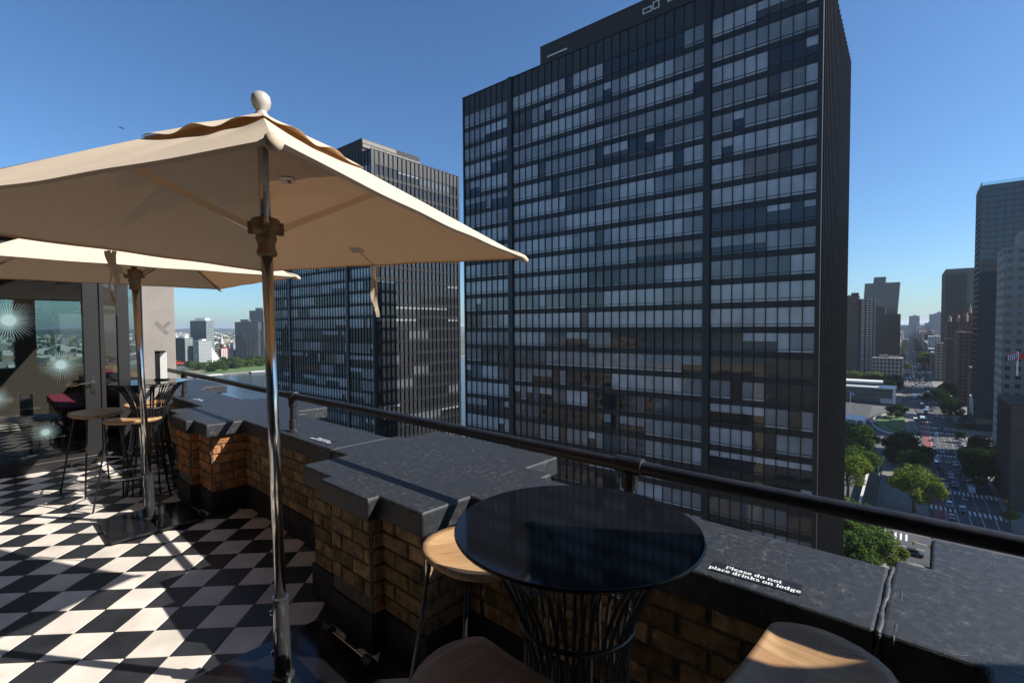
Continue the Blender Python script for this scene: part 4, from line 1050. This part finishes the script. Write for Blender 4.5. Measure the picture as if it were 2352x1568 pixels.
t = empty('pavement_fence', city(-9.2, 240, GZ), R(2.7)); tag(t, 'green screened fence along the pavement by the leafy trees', 'fence')
MB().box(-.06, -35, 0, .06, 45, 2.6).build('screen', mat('fence_green', (.06, .12, .10), .6), t)
b = MB()
for i in range(27): b.box(.07, -35+i*3, 0, .17, -34.9+i*3, 2.8)
b.build('posts', M['steelgrey'], t)
t = empty('garden_wall', city(-12.5, 235, GZ), R(2.7)); tag(t, 'pale garden wall behind the green fence below the trees', 'wall'); MB().box(-.3, -32, 0, .3, 32, 2.4).build('wall', M['limestone'], t); MB().box(-.4, -32, 2.4, .4, 32, 2.6).build('coping', M['palewall'], t)

# right side of the avenue
t = block('tall dark glass tower with a narrow east face at the right edge', 'tower', 56, 434, 44, 28, 86.5, M['darkmetal'], M['blueglass'], 3.4, 3.5, .12, .35, 0, faces='NE', proud=.2)
b = MB(); b.box(-22, -14, 152.5, 22, -13.6, 154.3); b.box(-22, -14, 152.5, -21.6, 14, 154.3); b.build('roof_screen', M['vis_glass'], t)
b = MB(); b.add([(-22, -14.2, 7), (-22, 14, 7), (-29, 16, 1.6), (-29, -17, 1.6), (-22.2, -14.2, 6.6), (-29.2, -17, 1.2), (-22.2, 14, 6.6), (-29.2, 16, 1.2)], [(0, 1, 2, 3), (4, 5, 7, 6), (0, 3, 5, 4), (2, 1, 6, 7), (3, 2, 7, 5)]); b.build('entrance_canopy', M['blueglass'], t)
block('black glass tower rising behind the brown brick apartments', 'tower', 53, 838, 36, 90, 67, M['darkmetal'], M['darkglass'], 3, 3.4, .1, .25, 0, faces='NE', proud=.2)
t = block('grey stone office block with square windows at the right edge', 'office block', 62, 347, 52, 26, 38, M['limestone'], M['darkglass'], 3.6, 4.3, 1.9, 2.3, 0, faces='NE', proud=.45, wins=2, hut=[(-2, 2, 36, 16, 8)])
t = block('dark ribbed mission building with flags on its roof at the right edge', 'building', 50, 263, 42, 32, -27.5, M['darkbrown'], M['darkglass'], 1.6, 30, .5, 1.5, 0, faces='E', proud=.4)
MB().box(-20.6, -16.05, 0, 21, -15.5, 38.0).build('north_wall', mat('brown_stone', (.085, .068, .058), .85, var=.15, scale=.3), t)
MB().box(-11, -8, 38.4, 21, 15, 47.5).build('upper_storey', M['steelgrey'], t)
b = MB(); b.box(-11.1, -8.2, 47.5, 21, 15, 48.0); b.build('upper_roof', M['palewall'], t)
b = MB()
for i in range(26): b.box(-11.2, -8+i*.88, 38.5, -10.95, -7.7+i*.88, 47.4)
b.build('fins', M['slate'], t)
fm = [mat('flag_red', (.5, .03, .02), .7), mat('flag_white', (.7, .7, .7), .7), mat('flag_blue', (.02, .03, .12), .7)]
for i, (fx, fy, lab, cs_) in enumerate(((31.6, 257, 'red flag flying above the ribbed building', (0,)), (31.5, 254, 'striped dark and white flag beside the red one', (2, 1)), (33.4, 255, 'small dark red flag on the rightmost pole', (0,)))):
    t = empty('flag', city(fx+9-9, fy, -18), R(2.7)); tag(t, lab, 'flag')
    MB().tube([(0, 0, 0), (0, 0, 9)], .10, 8).build('pole', M['white'], t)
    b = MB(); vs = []; nn = 10
    for j in range(nn+1):
        u = j/nn; vs += [(-u*2.6*(1 if i != 1 else 1), .25*math.sin(u*7), 8.8-u*1.3), (-u*2.6, .25*math.sin(u*7+.5), 6.6-u*1.1)]
    for j in range(nn): b.add([vs[2*j], vs[2*j+2], vs[2*j+3], vs[2*j+1]], [(0, 1, 2, 3)], 0 if len(cs_) == 1 else j % 2)
    b.build('cloth', [fm[k] for k in cs_], t)
# brown neo-gothic apartments
t = block('tall brown brick apartment house with pinnacled roof right of the avenue', 'apartment house', 44, 660, 28, 48, 3, M['brownbrick'], M['darkglass'], 2.6, 3.1, 1.6, 1.5, 0, faces='NE', hut=[(-2, -6, 14, 18, 8), (6, 8, 12, 16, 12), (-8, -14, 6, 8, 5)])
for (x, y, h_) in ((-12, -22, 6), (-6, -22, 7), (0, -20, 9), (7, -20, 8), (12, -22, 6), (-12, -8, 6), (3, -10, 17)):
    b = MB(); b.lathe([(1.2, 69), (1.2, 69+h_*.6), (.1, 69+h_)], 6, (x, y, 0)); b.build('pinnacle', M['tanwall'], t)
b = MB(); b.box(-14.15, -24.15, 52, 14, -23.95, 52.8); b.box(-14.15, -24.1, 52, -13.9, 24, 52.8); b.build('string_course', M['limestone'], t)
block('slim dark brown brick house beside the tall glass tower', 'apartment house', 40.5, 478, 11, 22, -30, M['brownbrick'], M['darkglass'], 2.6, 3.2, 1.5, 1.4, 0, faces='NE')
block('narrow pale low house at the foot of the brown brick house', 'building', 38, 447, 8, 26, -48, M['palewall'], M['darkglass'], 3, 3.4, 1.4, 1.4, 0, faces='NE')
block('second brown apartment house farther along the right side', 'apartment house', 44, 572, 22, 60, -6, M['brownbrick'], M['darkglass'], 2.8, 3.1, 1.6, 1.4, 0, faces='NE', hut=[(0, 0, 10, 14, 7)])
block('dark low building at the corner below the ribbed building', 'building', 60, 150, 60, 70, -50, M['darkmetal'], M['darkglass'], 3, 4, .3, .6, 0, faces='NE')
for (x, y, w_, d_, z1, lab) in ((112, 300, 50, 46, 25, 'unseen tan block added a street back on the right to shade the avenue'), (118, 372, 44, 50, -12, 'unseen grey block added a street back on the right to shade the avenue'), (122, 452, 50, 60, -14, 'unseen brown block added a street back on the right to shade the avenue'), (128, 550, 50, 80, -8, 'unseen pale block added a street back on the right to shade the avenue')):  # unseen blocks added to throw shade over the avenue
    block(lab, 'building', x, y, w_, d_, z1, M['tanwall'], M['darkglass'], 4, 3.6, 1.6, 1.6, 0, faces='NE')
# rows of blocks along the avenue into the distance
ra = random.Random(5); y = 760; wm_ = [M['tanwall'], M['brownbrick'], M['limestone'], M['darkbrown'], M['slate'], M['palewall']]
kinds = ['tan', 'brown', 'grey', 'dark brown', 'slate coloured', 'pale']
k = 0
while y < 2500:
    d_ = ra.uniform(32, 70)*(1+(y-760)/2500); h_ = ra.choice([-46, -40, -36, -31, -27, -22, -15]) + (y-760)*.006; q = k % 6; w_ = ra.uniform(18, 34)
    block(kinds[q]+' block in the receding row along the right of the avenue', 'building', 25.5+w_/2+ra.uniform(0, 2), y+d_/2, w_, d_-.5, h_, wm_[q], M['darkglass'], 3.4, 3.4, 1.5, 1.5, 0, faces='NE', group='blocks receding along the avenue', hut=[(ra.uniform(-5, 5), ra.uniform(-6, 6), 6, 6, ra.uniform(2, 5))])
    y += d_+ra.choice([0, 0, 14]); k += 1
y = 950
k = 0
while y < 2600:
    d_ = ra.uniform(60, 120); w_ = ra.uniform(20, 34)
    block('mid height block in the receding row along the left of the avenue', 'building', -13-w_/2, y+d_/2+40, w_, d_-.5, ra.choice([-44, -38, -30]), wm_[k % 5], M['darkglass'], 3.6, 3.4, 1.5, 1.5, 0, faces='NW', group='blocks receding along the left of the avenue')
    y += d_+14; k += 1
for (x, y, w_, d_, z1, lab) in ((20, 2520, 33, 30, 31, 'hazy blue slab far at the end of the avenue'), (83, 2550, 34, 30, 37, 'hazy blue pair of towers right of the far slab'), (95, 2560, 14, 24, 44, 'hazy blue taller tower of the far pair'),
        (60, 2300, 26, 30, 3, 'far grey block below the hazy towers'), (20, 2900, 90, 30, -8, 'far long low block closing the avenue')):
    block(lab, 'tower', x, y, w_, d_, z1, M['slate'], M['slate'], 5, 3.6, .6, .8, 0, faces='N', hut=[(0, 0, 6, 6, 4)])  # distance haze painted in: one flat slate blue for walls and glazing

# ================================================================== trees
def leafmat(name, c1, c2):
    m, N, L, B = newmat(name); out = N['Material Output']
    ge = N.new('ShaderNodeNewGeometry'); nz = N.new('ShaderNodeTexNoise'); nz.inputs['Scale'].default_value = .45; nz.inputs['Detail'].default_value = 3
    L.new(ge.outputs['Position'], nz.inputs['Vector'])
    r = ramp(N, [(.3, c1), (.7, c2)]); L.new(nz.outputs[0], r.inputs[0])
    df = N.new('ShaderNodeBsdfDiffuse'); tr = N.new('ShaderNodeBsdfTranslucent'); ms = N.new('ShaderNodeMixShader'); ms.inputs[0].default_value = .3
    L.new(r.outputs[0], df.inputs[0]); L.new(r.outputs[0], tr.inputs[0]); L.new(df.outputs[0], ms.inputs[1]); L.new(tr.outputs[0], ms.inputs[2]); L.new(ms.outputs[0], out.inputs[0]); return m
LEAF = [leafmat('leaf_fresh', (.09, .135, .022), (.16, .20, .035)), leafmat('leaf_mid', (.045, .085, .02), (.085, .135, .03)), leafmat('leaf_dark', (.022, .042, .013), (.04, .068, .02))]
M['bark'] = mat('bark', (.10, .08, .06), .95, var=.3, scale=2)
def crown_mesh(seed, n, leaf, mi):
    # unit crown: radius about 1, centre at the origin; leaf clumps scattered through lobes
    rr = random.Random(seed); b = MB(); lobes = []
    for i in range(30):
        q, e = rr.uniform(0, 6.283), rr.uniform(-1.1, 1.3); k = rr.uniform(.35, .88)
        lobes.append((Vector((math.cos(q)*math.cos(e)*k, math.sin(q)*math.cos(e)*k, math.sin(e)*k*.75)), rr.uniform(.17, .40)))
    for i in range(n):
        c, r = rr.choice(lobes)
        d = Vector((rr.gauss(0, 1), rr.gauss(0, 1), rr.gauss(0, 1))).normalized()
        p = c + d*r*(rr.random()**.35)*Vector((1, 1, .8)).length/1.62
        nrm = (d*.7+Vector((rr.gauss(0, .6), rr.gauss(0, .6), rr.gauss(0, .6)+.5))).normalized()
        a = nrm.orthogonal().normalized(); a.rotate(Matrix.Rotation(rr.uniform(0, 6.283), 3, nrm)); e = nrm.cross(a); s = leaf*rr.uniform(.6, 1.4)
        b.add([p-a*s*.5, p+e*s*.35-a*s*.1, p+a*s*.6, p-e*s*.35+a*s*.05], [(0, 1, 2, 3)])
    return b.mesh('crown', mi)
CR = {}
for mi in range(3):
    for v in range(2): CR[('hi', mi, v)] = crown_mesh(50+mi*7+v, 10000, .080, LEAF[mi])
    CR[('lo', mi, 0)] = crown_mesh(90+mi, 1200, .17, LEAF[mi])
def trunk_mesh(seed):
    rr = random.Random(seed); b = MB(); b.tube([(0, 0, 0), (.02, .01, .25), (-.01, .02, .5), (.03, 0, .75)], [.035, .028, .024, .015], 8)
    for i in range(7):
        q = rr.uniform(0, 6.28); z0 = rr.uniform(.3, .55); l = rr.uniform(.2, .34)
        b.tube([(0, 0, z0), (math.cos(q)*l*.6, math.sin(q)*l*.6, z0+.12), (math.cos(q)*l, math.sin(q)*l, z0+.32)], [.016, .010, .004], 6)
    return b.mesh('trunk', M['bark'], True)
TR = [trunk_mesh(1), trunk_mesh(2)]
nt_ = [0]
def tree(x, y, r, h, mi, lab, group='street trees along the avenue', q='hi', zg=GZ, sq=1.0):
    t = empty('tree', city(x, y, zg), rnd.uniform(0, 6.28)); tag(t, lab, 'tree', group)
    nt_[0] += 1; v = nt_[0] % 2
    inst('trunk', TR[v], t, sc=(h, h, h))
    c = inst('crown', CR[(q, mi, v if q == 'hi' else 0)], t, (0, 0, h-r*.72*sq), 0, (r*rnd.uniform(.92, 1.08), r*rnd.uniform(.92, 1.08), r*.92*sq))
    return t
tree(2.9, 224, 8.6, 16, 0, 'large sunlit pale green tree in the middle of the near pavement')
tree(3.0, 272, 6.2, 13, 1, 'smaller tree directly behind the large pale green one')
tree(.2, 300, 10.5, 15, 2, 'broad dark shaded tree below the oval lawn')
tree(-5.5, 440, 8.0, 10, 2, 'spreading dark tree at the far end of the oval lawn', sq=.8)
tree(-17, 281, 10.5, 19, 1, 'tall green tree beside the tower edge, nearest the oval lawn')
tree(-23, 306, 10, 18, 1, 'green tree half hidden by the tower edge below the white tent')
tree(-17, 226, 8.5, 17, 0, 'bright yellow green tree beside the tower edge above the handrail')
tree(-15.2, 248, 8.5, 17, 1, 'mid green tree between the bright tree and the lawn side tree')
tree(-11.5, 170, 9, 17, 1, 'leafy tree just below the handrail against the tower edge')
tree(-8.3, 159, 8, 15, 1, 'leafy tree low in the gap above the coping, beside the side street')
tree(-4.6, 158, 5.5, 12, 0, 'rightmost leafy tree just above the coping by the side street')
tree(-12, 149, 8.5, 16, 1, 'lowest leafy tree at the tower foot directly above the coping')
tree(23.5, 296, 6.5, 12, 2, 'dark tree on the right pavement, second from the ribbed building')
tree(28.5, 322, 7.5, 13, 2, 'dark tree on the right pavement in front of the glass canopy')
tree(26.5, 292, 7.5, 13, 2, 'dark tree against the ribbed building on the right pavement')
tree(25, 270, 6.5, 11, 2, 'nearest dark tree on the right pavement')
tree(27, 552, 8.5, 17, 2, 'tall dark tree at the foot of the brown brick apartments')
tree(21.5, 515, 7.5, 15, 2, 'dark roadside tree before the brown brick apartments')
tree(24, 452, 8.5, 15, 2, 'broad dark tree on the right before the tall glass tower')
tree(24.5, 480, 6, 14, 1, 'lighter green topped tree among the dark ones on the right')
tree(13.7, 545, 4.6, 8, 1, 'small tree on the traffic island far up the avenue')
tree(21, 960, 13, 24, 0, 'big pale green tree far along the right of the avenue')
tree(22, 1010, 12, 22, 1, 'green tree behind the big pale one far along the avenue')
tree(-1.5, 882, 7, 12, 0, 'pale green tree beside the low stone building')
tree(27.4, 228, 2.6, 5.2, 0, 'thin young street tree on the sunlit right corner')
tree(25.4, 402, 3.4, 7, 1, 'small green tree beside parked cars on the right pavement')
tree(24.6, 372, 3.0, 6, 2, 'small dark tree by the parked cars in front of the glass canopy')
for i, x in enumerate((-56, -46, -36, -27)): tree(x, 690, 9, 12, 0, 'pale green park tree in a row above the visitor pavilion roof', 'trees above the visitor pavilion')
for i, (x, y) in enumerate(((-22, 600), (-14, 590), (-8, 610), (-17, 640), (-10, 655), (-27, 650), (-34, 620))): tree(x, y, 8.5, 13, 2, 'dark tree in the shaded grove right of the visitor pavilion', 'trees in the shaded grove')
rt = random.Random(8); y = 1080
while y < 2300:
    tree(rt.uniform(-9, -6.5) if rt.random() < .4 else rt.uniform(20.5, 23), y, rt.uniform(6, 9), rt.uniform(11, 16), rt.choice([1, 1, 2]), 'small distant street tree far along the avenue', 'distant street trees', 'lo'); y += rt.uniform(25, 60)
# riverside park on the far bank
for i in range(70):
    y = rt.uniform(268, 520); x = -rt.uniform(845, 985) if rt.random() < .8 else -rt.uniform(800, 845)
    if x > -850 and 300 < y < 420: x -= 60
    tree(x, y, rt.uniform(6, 11), rt.uniform(9, 15), rt.choice([0, 1, 1, 2]), 'round green tree in the park on the far river bank', 'trees in the riverside park', 'lo')

# ================================================================== vehicles
M['tyre'] = mat('tyre', (.02, .02, .02), .9); M['carglass'] = mat('car_glass', (.015, .018, .02), .08, coat=1); M['lamp'] = mat('head_lamp', (.6, .6, .58), .2); M['tail'] = mat('tail_lamp', (.3, .02, .02), .3)
paint = {n: mat('paint_'+n, c, .3, coat=1, metal=.0) for n, c in dict(white=(.62, .62, .61), black=(.014, .014, .016), silver=(.34, .35, .36), grey=(.10, .105, .11), blue=(.09, .16, .22), red=(.25, .02, .02), yellow=(.60, .32, .02), navy=(.015, .025, .06)).items()}
def veh_meshes(kind):
    # profile along y (front is -y), list of (y, z) for body and cabin; half widths
    if kind == 'saloon': L_, W_, body, cab = 4.6, .90, [(-2.3, .35), (-2.3, .68), (-2.1, .80), (-.95, .93), (1.5, .97), (2.2, .92), (2.3, .7), (2.3, .35)], [(-1.0, .92), (-.35, 1.40), (.75, 1.44), (1.65, .95)]
    elif kind == 'suv': L_, W_, body, cab = 4.7, .96, [(-2.35, .4), (-2.35, .85), (-2.2, 1.0), (-1.1, 1.1), (2.25, 1.1), (2.35, .9), (2.35, .4)], [(-1.15, 1.09), (-.55, 1.68), (1.7, 1.72), (2.25, 1.09)]
    elif kind == 'van': L_, W_, body, cab = 5.6, 1.0, [(-2.8, .4), (-2.8, 1.0), (-2.2, 1.25), (-1.7, 2.2), (-1.4, 2.35), (2.75, 2.35), (2.8, .4)], [(-2.19, 1.27), (-1.74, 2.1), (-.6, 2.1), (-.5, 1.35)]
    elif kind == 'truck': L_, W_, body, cab = 7.5, 1.15, [(-3.7, .5), (-3.7, 1.4), (-3.4, 2.3), (-2.2, 2.4), (-2.15, 3.2), (3.7, 3.2), (3.7, .7)], [(-3.69, 1.45), (-3.42, 2.2), (-2.6, 2.2), (-2.5, 1.45)]
    else: L_, W_, body, cab = 11.8, 1.28, [(-5.9, .4), (-5.9, 2.9), (-5.7, 3.1), (5.8, 3.1), (5.9, 2.9), (5.9, .4)], [(-5.93, 1.3), (-5.93, 2.5), (5.6, 2.5), (5.6, 1.45)]
    def ext(prof, w0, w1, zr):
        z0, z1 = min(p[1] for p in prof), max(p[1] for p in prof); n = len(prof); b = MB()
        f = lambda z: w0+(w1-w0)*(z-z0)/(z1-z0)
        vs = [(-f(z), y, z) for y, z in prof] + [(f(z), y, z) for y, z in prof]
        b.add(vs, [tuple(range(n)), tuple(range(2*n-1, n-1, -1))] + [(i, n+i, n+(i+1) % n, (i+1) % n) for i in range(n)]); return b
    B_ = ext(body, W_, W_*(.96 if kind in ('saloon', 'suv') else .98), 0)
    if kind in ('saloon', 'suv'):
        cb = ext(cab, W_*.93, W_*.74, 0); roof = MB(); (y0, z0), (y1, z1) = cab[1], cab[2]; roof.box(-W_*.75, y0, z0-.03, W_*.75, y1, z1+.03)
    else:
        cb = ext(cab, W_+.012, W_+.012, 0); roof = None
    wh = MB(); wr = .33 if kind in ('saloon', 'suv') else .45
    wh.tube([(-.11, 0, 0), (.11, 0, 0)], wr, 12)
    return dict(L=L_, W=W_, body=B_, cab=cb, roof=roof, wheel=wh.mesh('wheel', M['tyre']), wr=wr)
VM = {}
def vehicle(kind, colr, x, y, label, heading=0, group='vehicles on the avenue', parts=True, jit=True):
    key = (kind, colr)
    if kind not in VM: VM[kind] = veh_meshes(kind); VM[kind]['cm'] = VM[kind]['cab'].mesh('cabin_glass', M['carglass'])
    v = VM[kind]
    if key not in VM:
        d = {'b': v['body'].mesh('body', paint[colr])}
        if v['roof']: d['r'] = v['roof'].mesh('roof', paint[colr])
        lm = MB(); hy = v['L']/2; zz = .62 if kind in ('saloon', 'suv') else .85
        lm.box(-.2, -.03, -.08, .2, .03, .08); d['l'] = lm.mesh('headlight', M['lamp']); d['t'] = lm.mesh('taillight', M['tail'])
        sb = MB()
        sb.v = list(v['body'].v); sb.f = list(v['body'].f); sb.m = [0]*len(sb.f); n0 = len(sb.f)
        sb.add(v['cab'].v, v['cab'].f, 1); d['s'] = None if parts else None
        if v['roof']: sb.add(v['roof'].v, v['roof'].f, 0)
        d['s'] = sb.mesh('small_vehicle', [paint[colr], M['carglass']]); VM[key] = d
    d = VM[key]
    nm = {'saloon': 'car', 'suv': 'car', 'van': 'van', 'truck': 'truck', 'bus': 'bus'}[kind]
    loc = city(x, y, RZ+.0); rz = R(2.7+heading+(rnd.uniform(-2, 2) if jit else 0))
    if not parts:
        o = inst(nm, d['s'], None, loc, rz); return tag(o, label, nm, group)
    t = empty(nm, loc, rz); tag(t, label, nm, group)
    inst('body', d['b'], t); inst('window', v['cm'], t)
    if 'r' in d: inst('roof', d['r'], t)
    for sy in (-1, 1):
        for sx in (-1, 1): inst('wheel', v['wheel'], t, (sx*(v['W']-.10), sy*v['L']*.30, v['wr']))
    zz = .66 if kind in ('saloon', 'suv') else .9; hy = v['L']/2
    for sx in (-1, 1): inst('headlight', d['l'], t, (sx*(v['W']-.25), -hy-.0, zz)); inst('taillight', d['t'], t, (sx*(v['W']-.22), hy, zz+.12))
    if colr == 'yellow': MB().box(-.35, -.12, 1.47, .35, .12, 1.62).build('roof_sign', M['lamp'], t)
    if kind == 'bus':
        b = MB()
        for k in range(3): b.box(-.7, -4+k*3.2, 3.1, .7, -2.4+k*3.2, 3.35)
        b.build('roof_unit', M['white'], t)
    return t
vehicle('saloon', 'silver', 13.0, 267.5, 'silver saloon left of the middle lane before the second crosswalk')
vehicle('suv', 'grey', 16.1, 270.5, 'grey estate beside the silver saloon before the second crosswalk')
vehicle('van', 'white', 20.9, 265.5, 'white delivery van in the right lane before the second crosswalk')
vehicle('suv', 'black', 10.4, 251.5, 'black car behind the big tree at the edge of the intersection')
vehicle('saloon', 'black', 18.0, 251.3, 'black saloon crossing the intersection')
vehicle('suv', 'blue', 13.0, 239.3, 'pale blue car at the near crosswalk in the shade edge')
vehicle('suv', 'black', 16.3, 235.5, 'black car with a hard shadow on the near crosswalk')
vehicle('saloon', 'red', 12.9, 224.8, 'dark red car just above the handrail beside the red lane')
vehicle('suv', 'black', 2.5, 182.4, 'black car on the side street above the coping', 84)
for k, (kd, c, x, y, l) in enumerate([('saloon', 'silver', 12.6, 320.2, 'silver car left of the taxi below the third crosswalk'), ('saloon', 'yellow', 16.0, 314.2, 'yellow taxi below the third crosswalk'), ('suv', 'white', 18.6, 311, 'white car right of the yellow taxi'),
        ('saloon', 'grey', 15.9, 291.1, 'grey car in the middle lane, first of a close pair'), ('saloon', 'black', 19.2, 294.5, 'black car with bright lights right of the grey pair'), ('saloon', 'silver', 15.9, 284, 'silver car close behind the grey one in the middle lane'),
        ('suv', 'navy', 19.6, 280.9, 'dark blue car above the white van'), ('suv', 'black', 21.9, 275.5, 'black car at the right lane edge above the white van'), ('truck', 'black', 12.0, 300, 'dark box truck in the left lane beside the red bus lane'),
        ('saloon', 'yellow', 12.2, 347.0, 'yellow taxi above the third crosswalk'), ('suv', 'grey', 12.3, 337.6, 'grey car waiting at the left of the third crosswalk'), ('saloon', 'silver', 15.1, 337.7, 'silver car waiting at the middle of the third crosswalk'),
        ('suv', 'black', 18.3, 338.9, 'black car waiting at the right of the third crosswalk'), ('saloon', 'grey', 12.2, 368.2, 'lone dark grey car above the taxi'), ('suv', 'white', 14.6, 386.9, 'white car just below the double crosswalk'),
        ('saloon', 'black', 14.4, 405.5, 'black car between the two crosswalks, left of a pair'), ('suv', 'black', 17.5, 406.5, 'black car between the two crosswalks, right of a pair'), ('saloon', 'grey', 18.3, 391, 'grey car at the right end of the double crosswalk'),
        ('saloon', 'black', 15.4, 492.9, 'small dark car in the bend of the far junction'), ('saloon', 'silver', 17.3, 465.6, 'dark silver car below the far bend, left'), ('suv', 'white', 20.4, 461.5, 'white car below the far bend, right'),
        ('truck', 'navy', 10, 510.4, 'dark blue truck at the far junction'), ('truck', 'grey', 11.4, 475, 'grey truck above the white bus'), ('van', 'white', 12.8, 500, 'white van at the far junction beside the truck')]):
    vehicle(kd, c, x, y, l)
vehicle('bus', 'white', 9.0, 437.2, 'white city bus stopped in the red lane beside the lawn')
for i, (x, y, c) in enumerate(((24.3, 381.7, 'white'), (24.3, 361, 'white'), (24.3, 368.3, 'silver'))):
    vehicle('saloon', c, x, y, ['white parked car above the other two on the right', 'white parked car lowest of the three on the right', 'silver parked car between two white ones on the right'][i], 40)
vehicle('suv', 'grey', 30.2, 262.7, 'grey parked car at the right kerb before the ribbed building'); vehicle('suv', 'silver', 31, 256.4, 'silver parked car nearest the right corner'); vehicle('van', 'yellow', 33, 268, 'yellow van parked at the foot of the ribbed building')
vehicle('saloon', 'black', -18.5, 420, 'black car by the end of the white tent', 60); vehicle('suv', 'black', -20, 412, 'second black car by the white tent', 60); vehicle('saloon', 'black', -27, 414, 'black car behind the white tent on the drive', 80)
lanes = [2.5, 5.8, 9.2, 12.6, 16, 19.2]; rc = random.Random(31)
for ln_ in lanes:
    y = 560+rc.uniform(0, 30)
    while y < 1600:
        dens = 38 if y < 690 else 20
        sh_ = 0 if y < 640 else -2.5*min(1, (y-640)/120)
        if not (ln_ < 5 and y < 650):
            kd = rc.choices(['saloon', 'suv', 'van', 'truck'], [5, 4, 1.2, .6])[0]; c = rc.choice(['white', 'white', 'silver', 'black', 'black', 'grey', 'yellow', 'red'])
            vehicle(kd, c, ln_+sh_+rc.uniform(-.3, .3), y, ('small vehicle in the dense traffic far down the avenue' if y > 690 else 'small car on the far open stretch before the dense traffic'), 0, 'distant traffic' if y > 690 else 'cars on the far open stretch', parts=False)
        y += dens*rc.uniform(.7, 1.6)

# ================================================================== street furniture
def lamp(x, y, label, rz=0, h=9.5, arm=4):
    t = empty('street_lamp', city(x, y, GZ), R(2.7+rz)); tag(t, label, 'street lamp', 'street lamps on the avenue')
    MB().tube([(0, 0, 0), (0, 0, h*.6), (0, 0, h)], [.13, .10, .07], 8).build('post', M['steelgrey'], t, smooth=True)
    MB().tube([(0, 0, h-.05), (arm*.35, 0, h+.5), (arm*.8, 0, h+.65), (arm, 0, h+.6)], .05, 6).build('arm', M['steelgrey'], t, smooth=True)
    MB().box(arm-.1, -.12, h+.5, arm+.6, .12, h+.64).build('lamp_head', M['white'], t)
lamp(-6.5, 226.6, 'tall lamp post on the near pavement left of the big tree', 0); lamp(29.2, 250.5, 'lamp post with a long arm over the near junction', 180, 9, 8); lamp(-.5, 300, 'lamp arm rising from the dark tree below the lawn', 180); lamp(6.4, 385, 'lamp post beside the bus shelter pavement', 180)
lamp(6.6, 264, 'lamp post at the kerb behind the big tree', 0, 8, 5)
def signal(x, y, label, rz=0, arm=5):
    t = empty('traffic_signal', city(x, y, GZ), R(2.7+rz)); tag(t, label, 'traffic light', 'traffic lights')
    MB().tube([(0, 0, 0), (0, 0, 5.6)], .10, 8).build('post', M['steelgrey'], t); MB().tube([(0, 0, 4.9), (arm, 0, 5.8)], .06, 6).build('arm', M['white'], t)
    ys = mat('signal_yellow', (.5, .28, .02), .5)
    for u in (.1, arm): MB().box(u-.18, -.2, 4.4 if u < 1 else 4.9, u+.18, .2, 5.5 if u < 1 else 6.0).build('signal_head', ys, t)
signal(6.0, 178, 'traffic light with a white arm over the side street', 200, 4); signal(28.0, 240, 'traffic light at the sunlit right corner', 180, 5); signal(6.4, 417, 'traffic light at the double crosswalk', 0, 7)
t = empty('bus_shelter', city(5.2, 432, GZ), R(2.7)); tag(t, 'small bus shelter on the sunlit pavement beside the bus', 'shelter')
MB().box(-1, -3, 2.4, 1, 3, 2.6).build('roof', M['white'], t); MB().box(-.95, -2.9, 0, -.85, 2.9, 2.4).build('back_panel', M['vis_glass'], t)
b = MB()
for sx_ in (-.9, .9):
    for sy_ in (-2.8, 2.8): b.box(sx_-.05, sy_-.05, 0, sx_+.05, sy_+.05, 2.4)
b.build('posts', M['darkmetal'], t)
t = empty('blue_flag', city(-33.5, 455, GZ), R(2.7)); tag(t, 'pale blue flag on a tall pole in the forecourt of the glass pavilion', 'flag')
MB().tube([(0, 0, 0), (0, 0, 15)], .10, 8).build('pole', M['white'], t); b = MB()
vs = []
for j in range(9): u = j/8; vs += [(u*2.8, .3*math.sin(u*6), 14.8-u*.8), (u*2.8, .3*math.sin(u*6+.4), 12.9-u*.8)]
b.add(vs, [(2*j, 2*j+1, 2*j+3, 2*j+2) for j in range(8)]); b.build('cloth', mat('flag_blue_pale', (.18, .36, .58), .7), t)
# bird overhead
t = empty('bird', EYE + (FW + RT*(-896/1114) + UP*(489/1114))*30, R(30)); tag(t, 'tiny dark bird in the open sky above the near parasol', 'bird')
MB().tube([(-.10, 0, 0), (-.05, 0, .01), (.03, 0, .01), (.10, 0, 0)], [.006, .022, .025, .008], 8).build('body', M['blackmetal'], t)
for s_ in (-1, 1): b = MB(); b.add([(-.03, 0, .01), (.05, 0, .01), (.01, s_*.12, .06), (-.05, s_*.20, .03)], [(0, 1, 2, 3)]); b.build('wing', M['blackmetal'], t)

# ------------------------------------------------------------------ air
m = bpy.data.materials.new('haze'); m.use_nodes = True; N, L = m.node_tree.nodes, m.node_tree.links
N.remove(N['Principled BSDF']); v = N.new('ShaderNodeVolumePrincipled'); v.inputs['Color'].default_value = (.80, .88, 1, 1); v.inputs['Density'].default_value = 5.5e-5; v.inputs['Anisotropy'].default_value = .2
L.new(v.outputs[0], N['Material Output'].inputs['Volume'])
b = MB(); b.box(-31000, -10000, GZ-4.5, 21000, 31000, 94); tag(b.build('haze', m), kind='stuff')
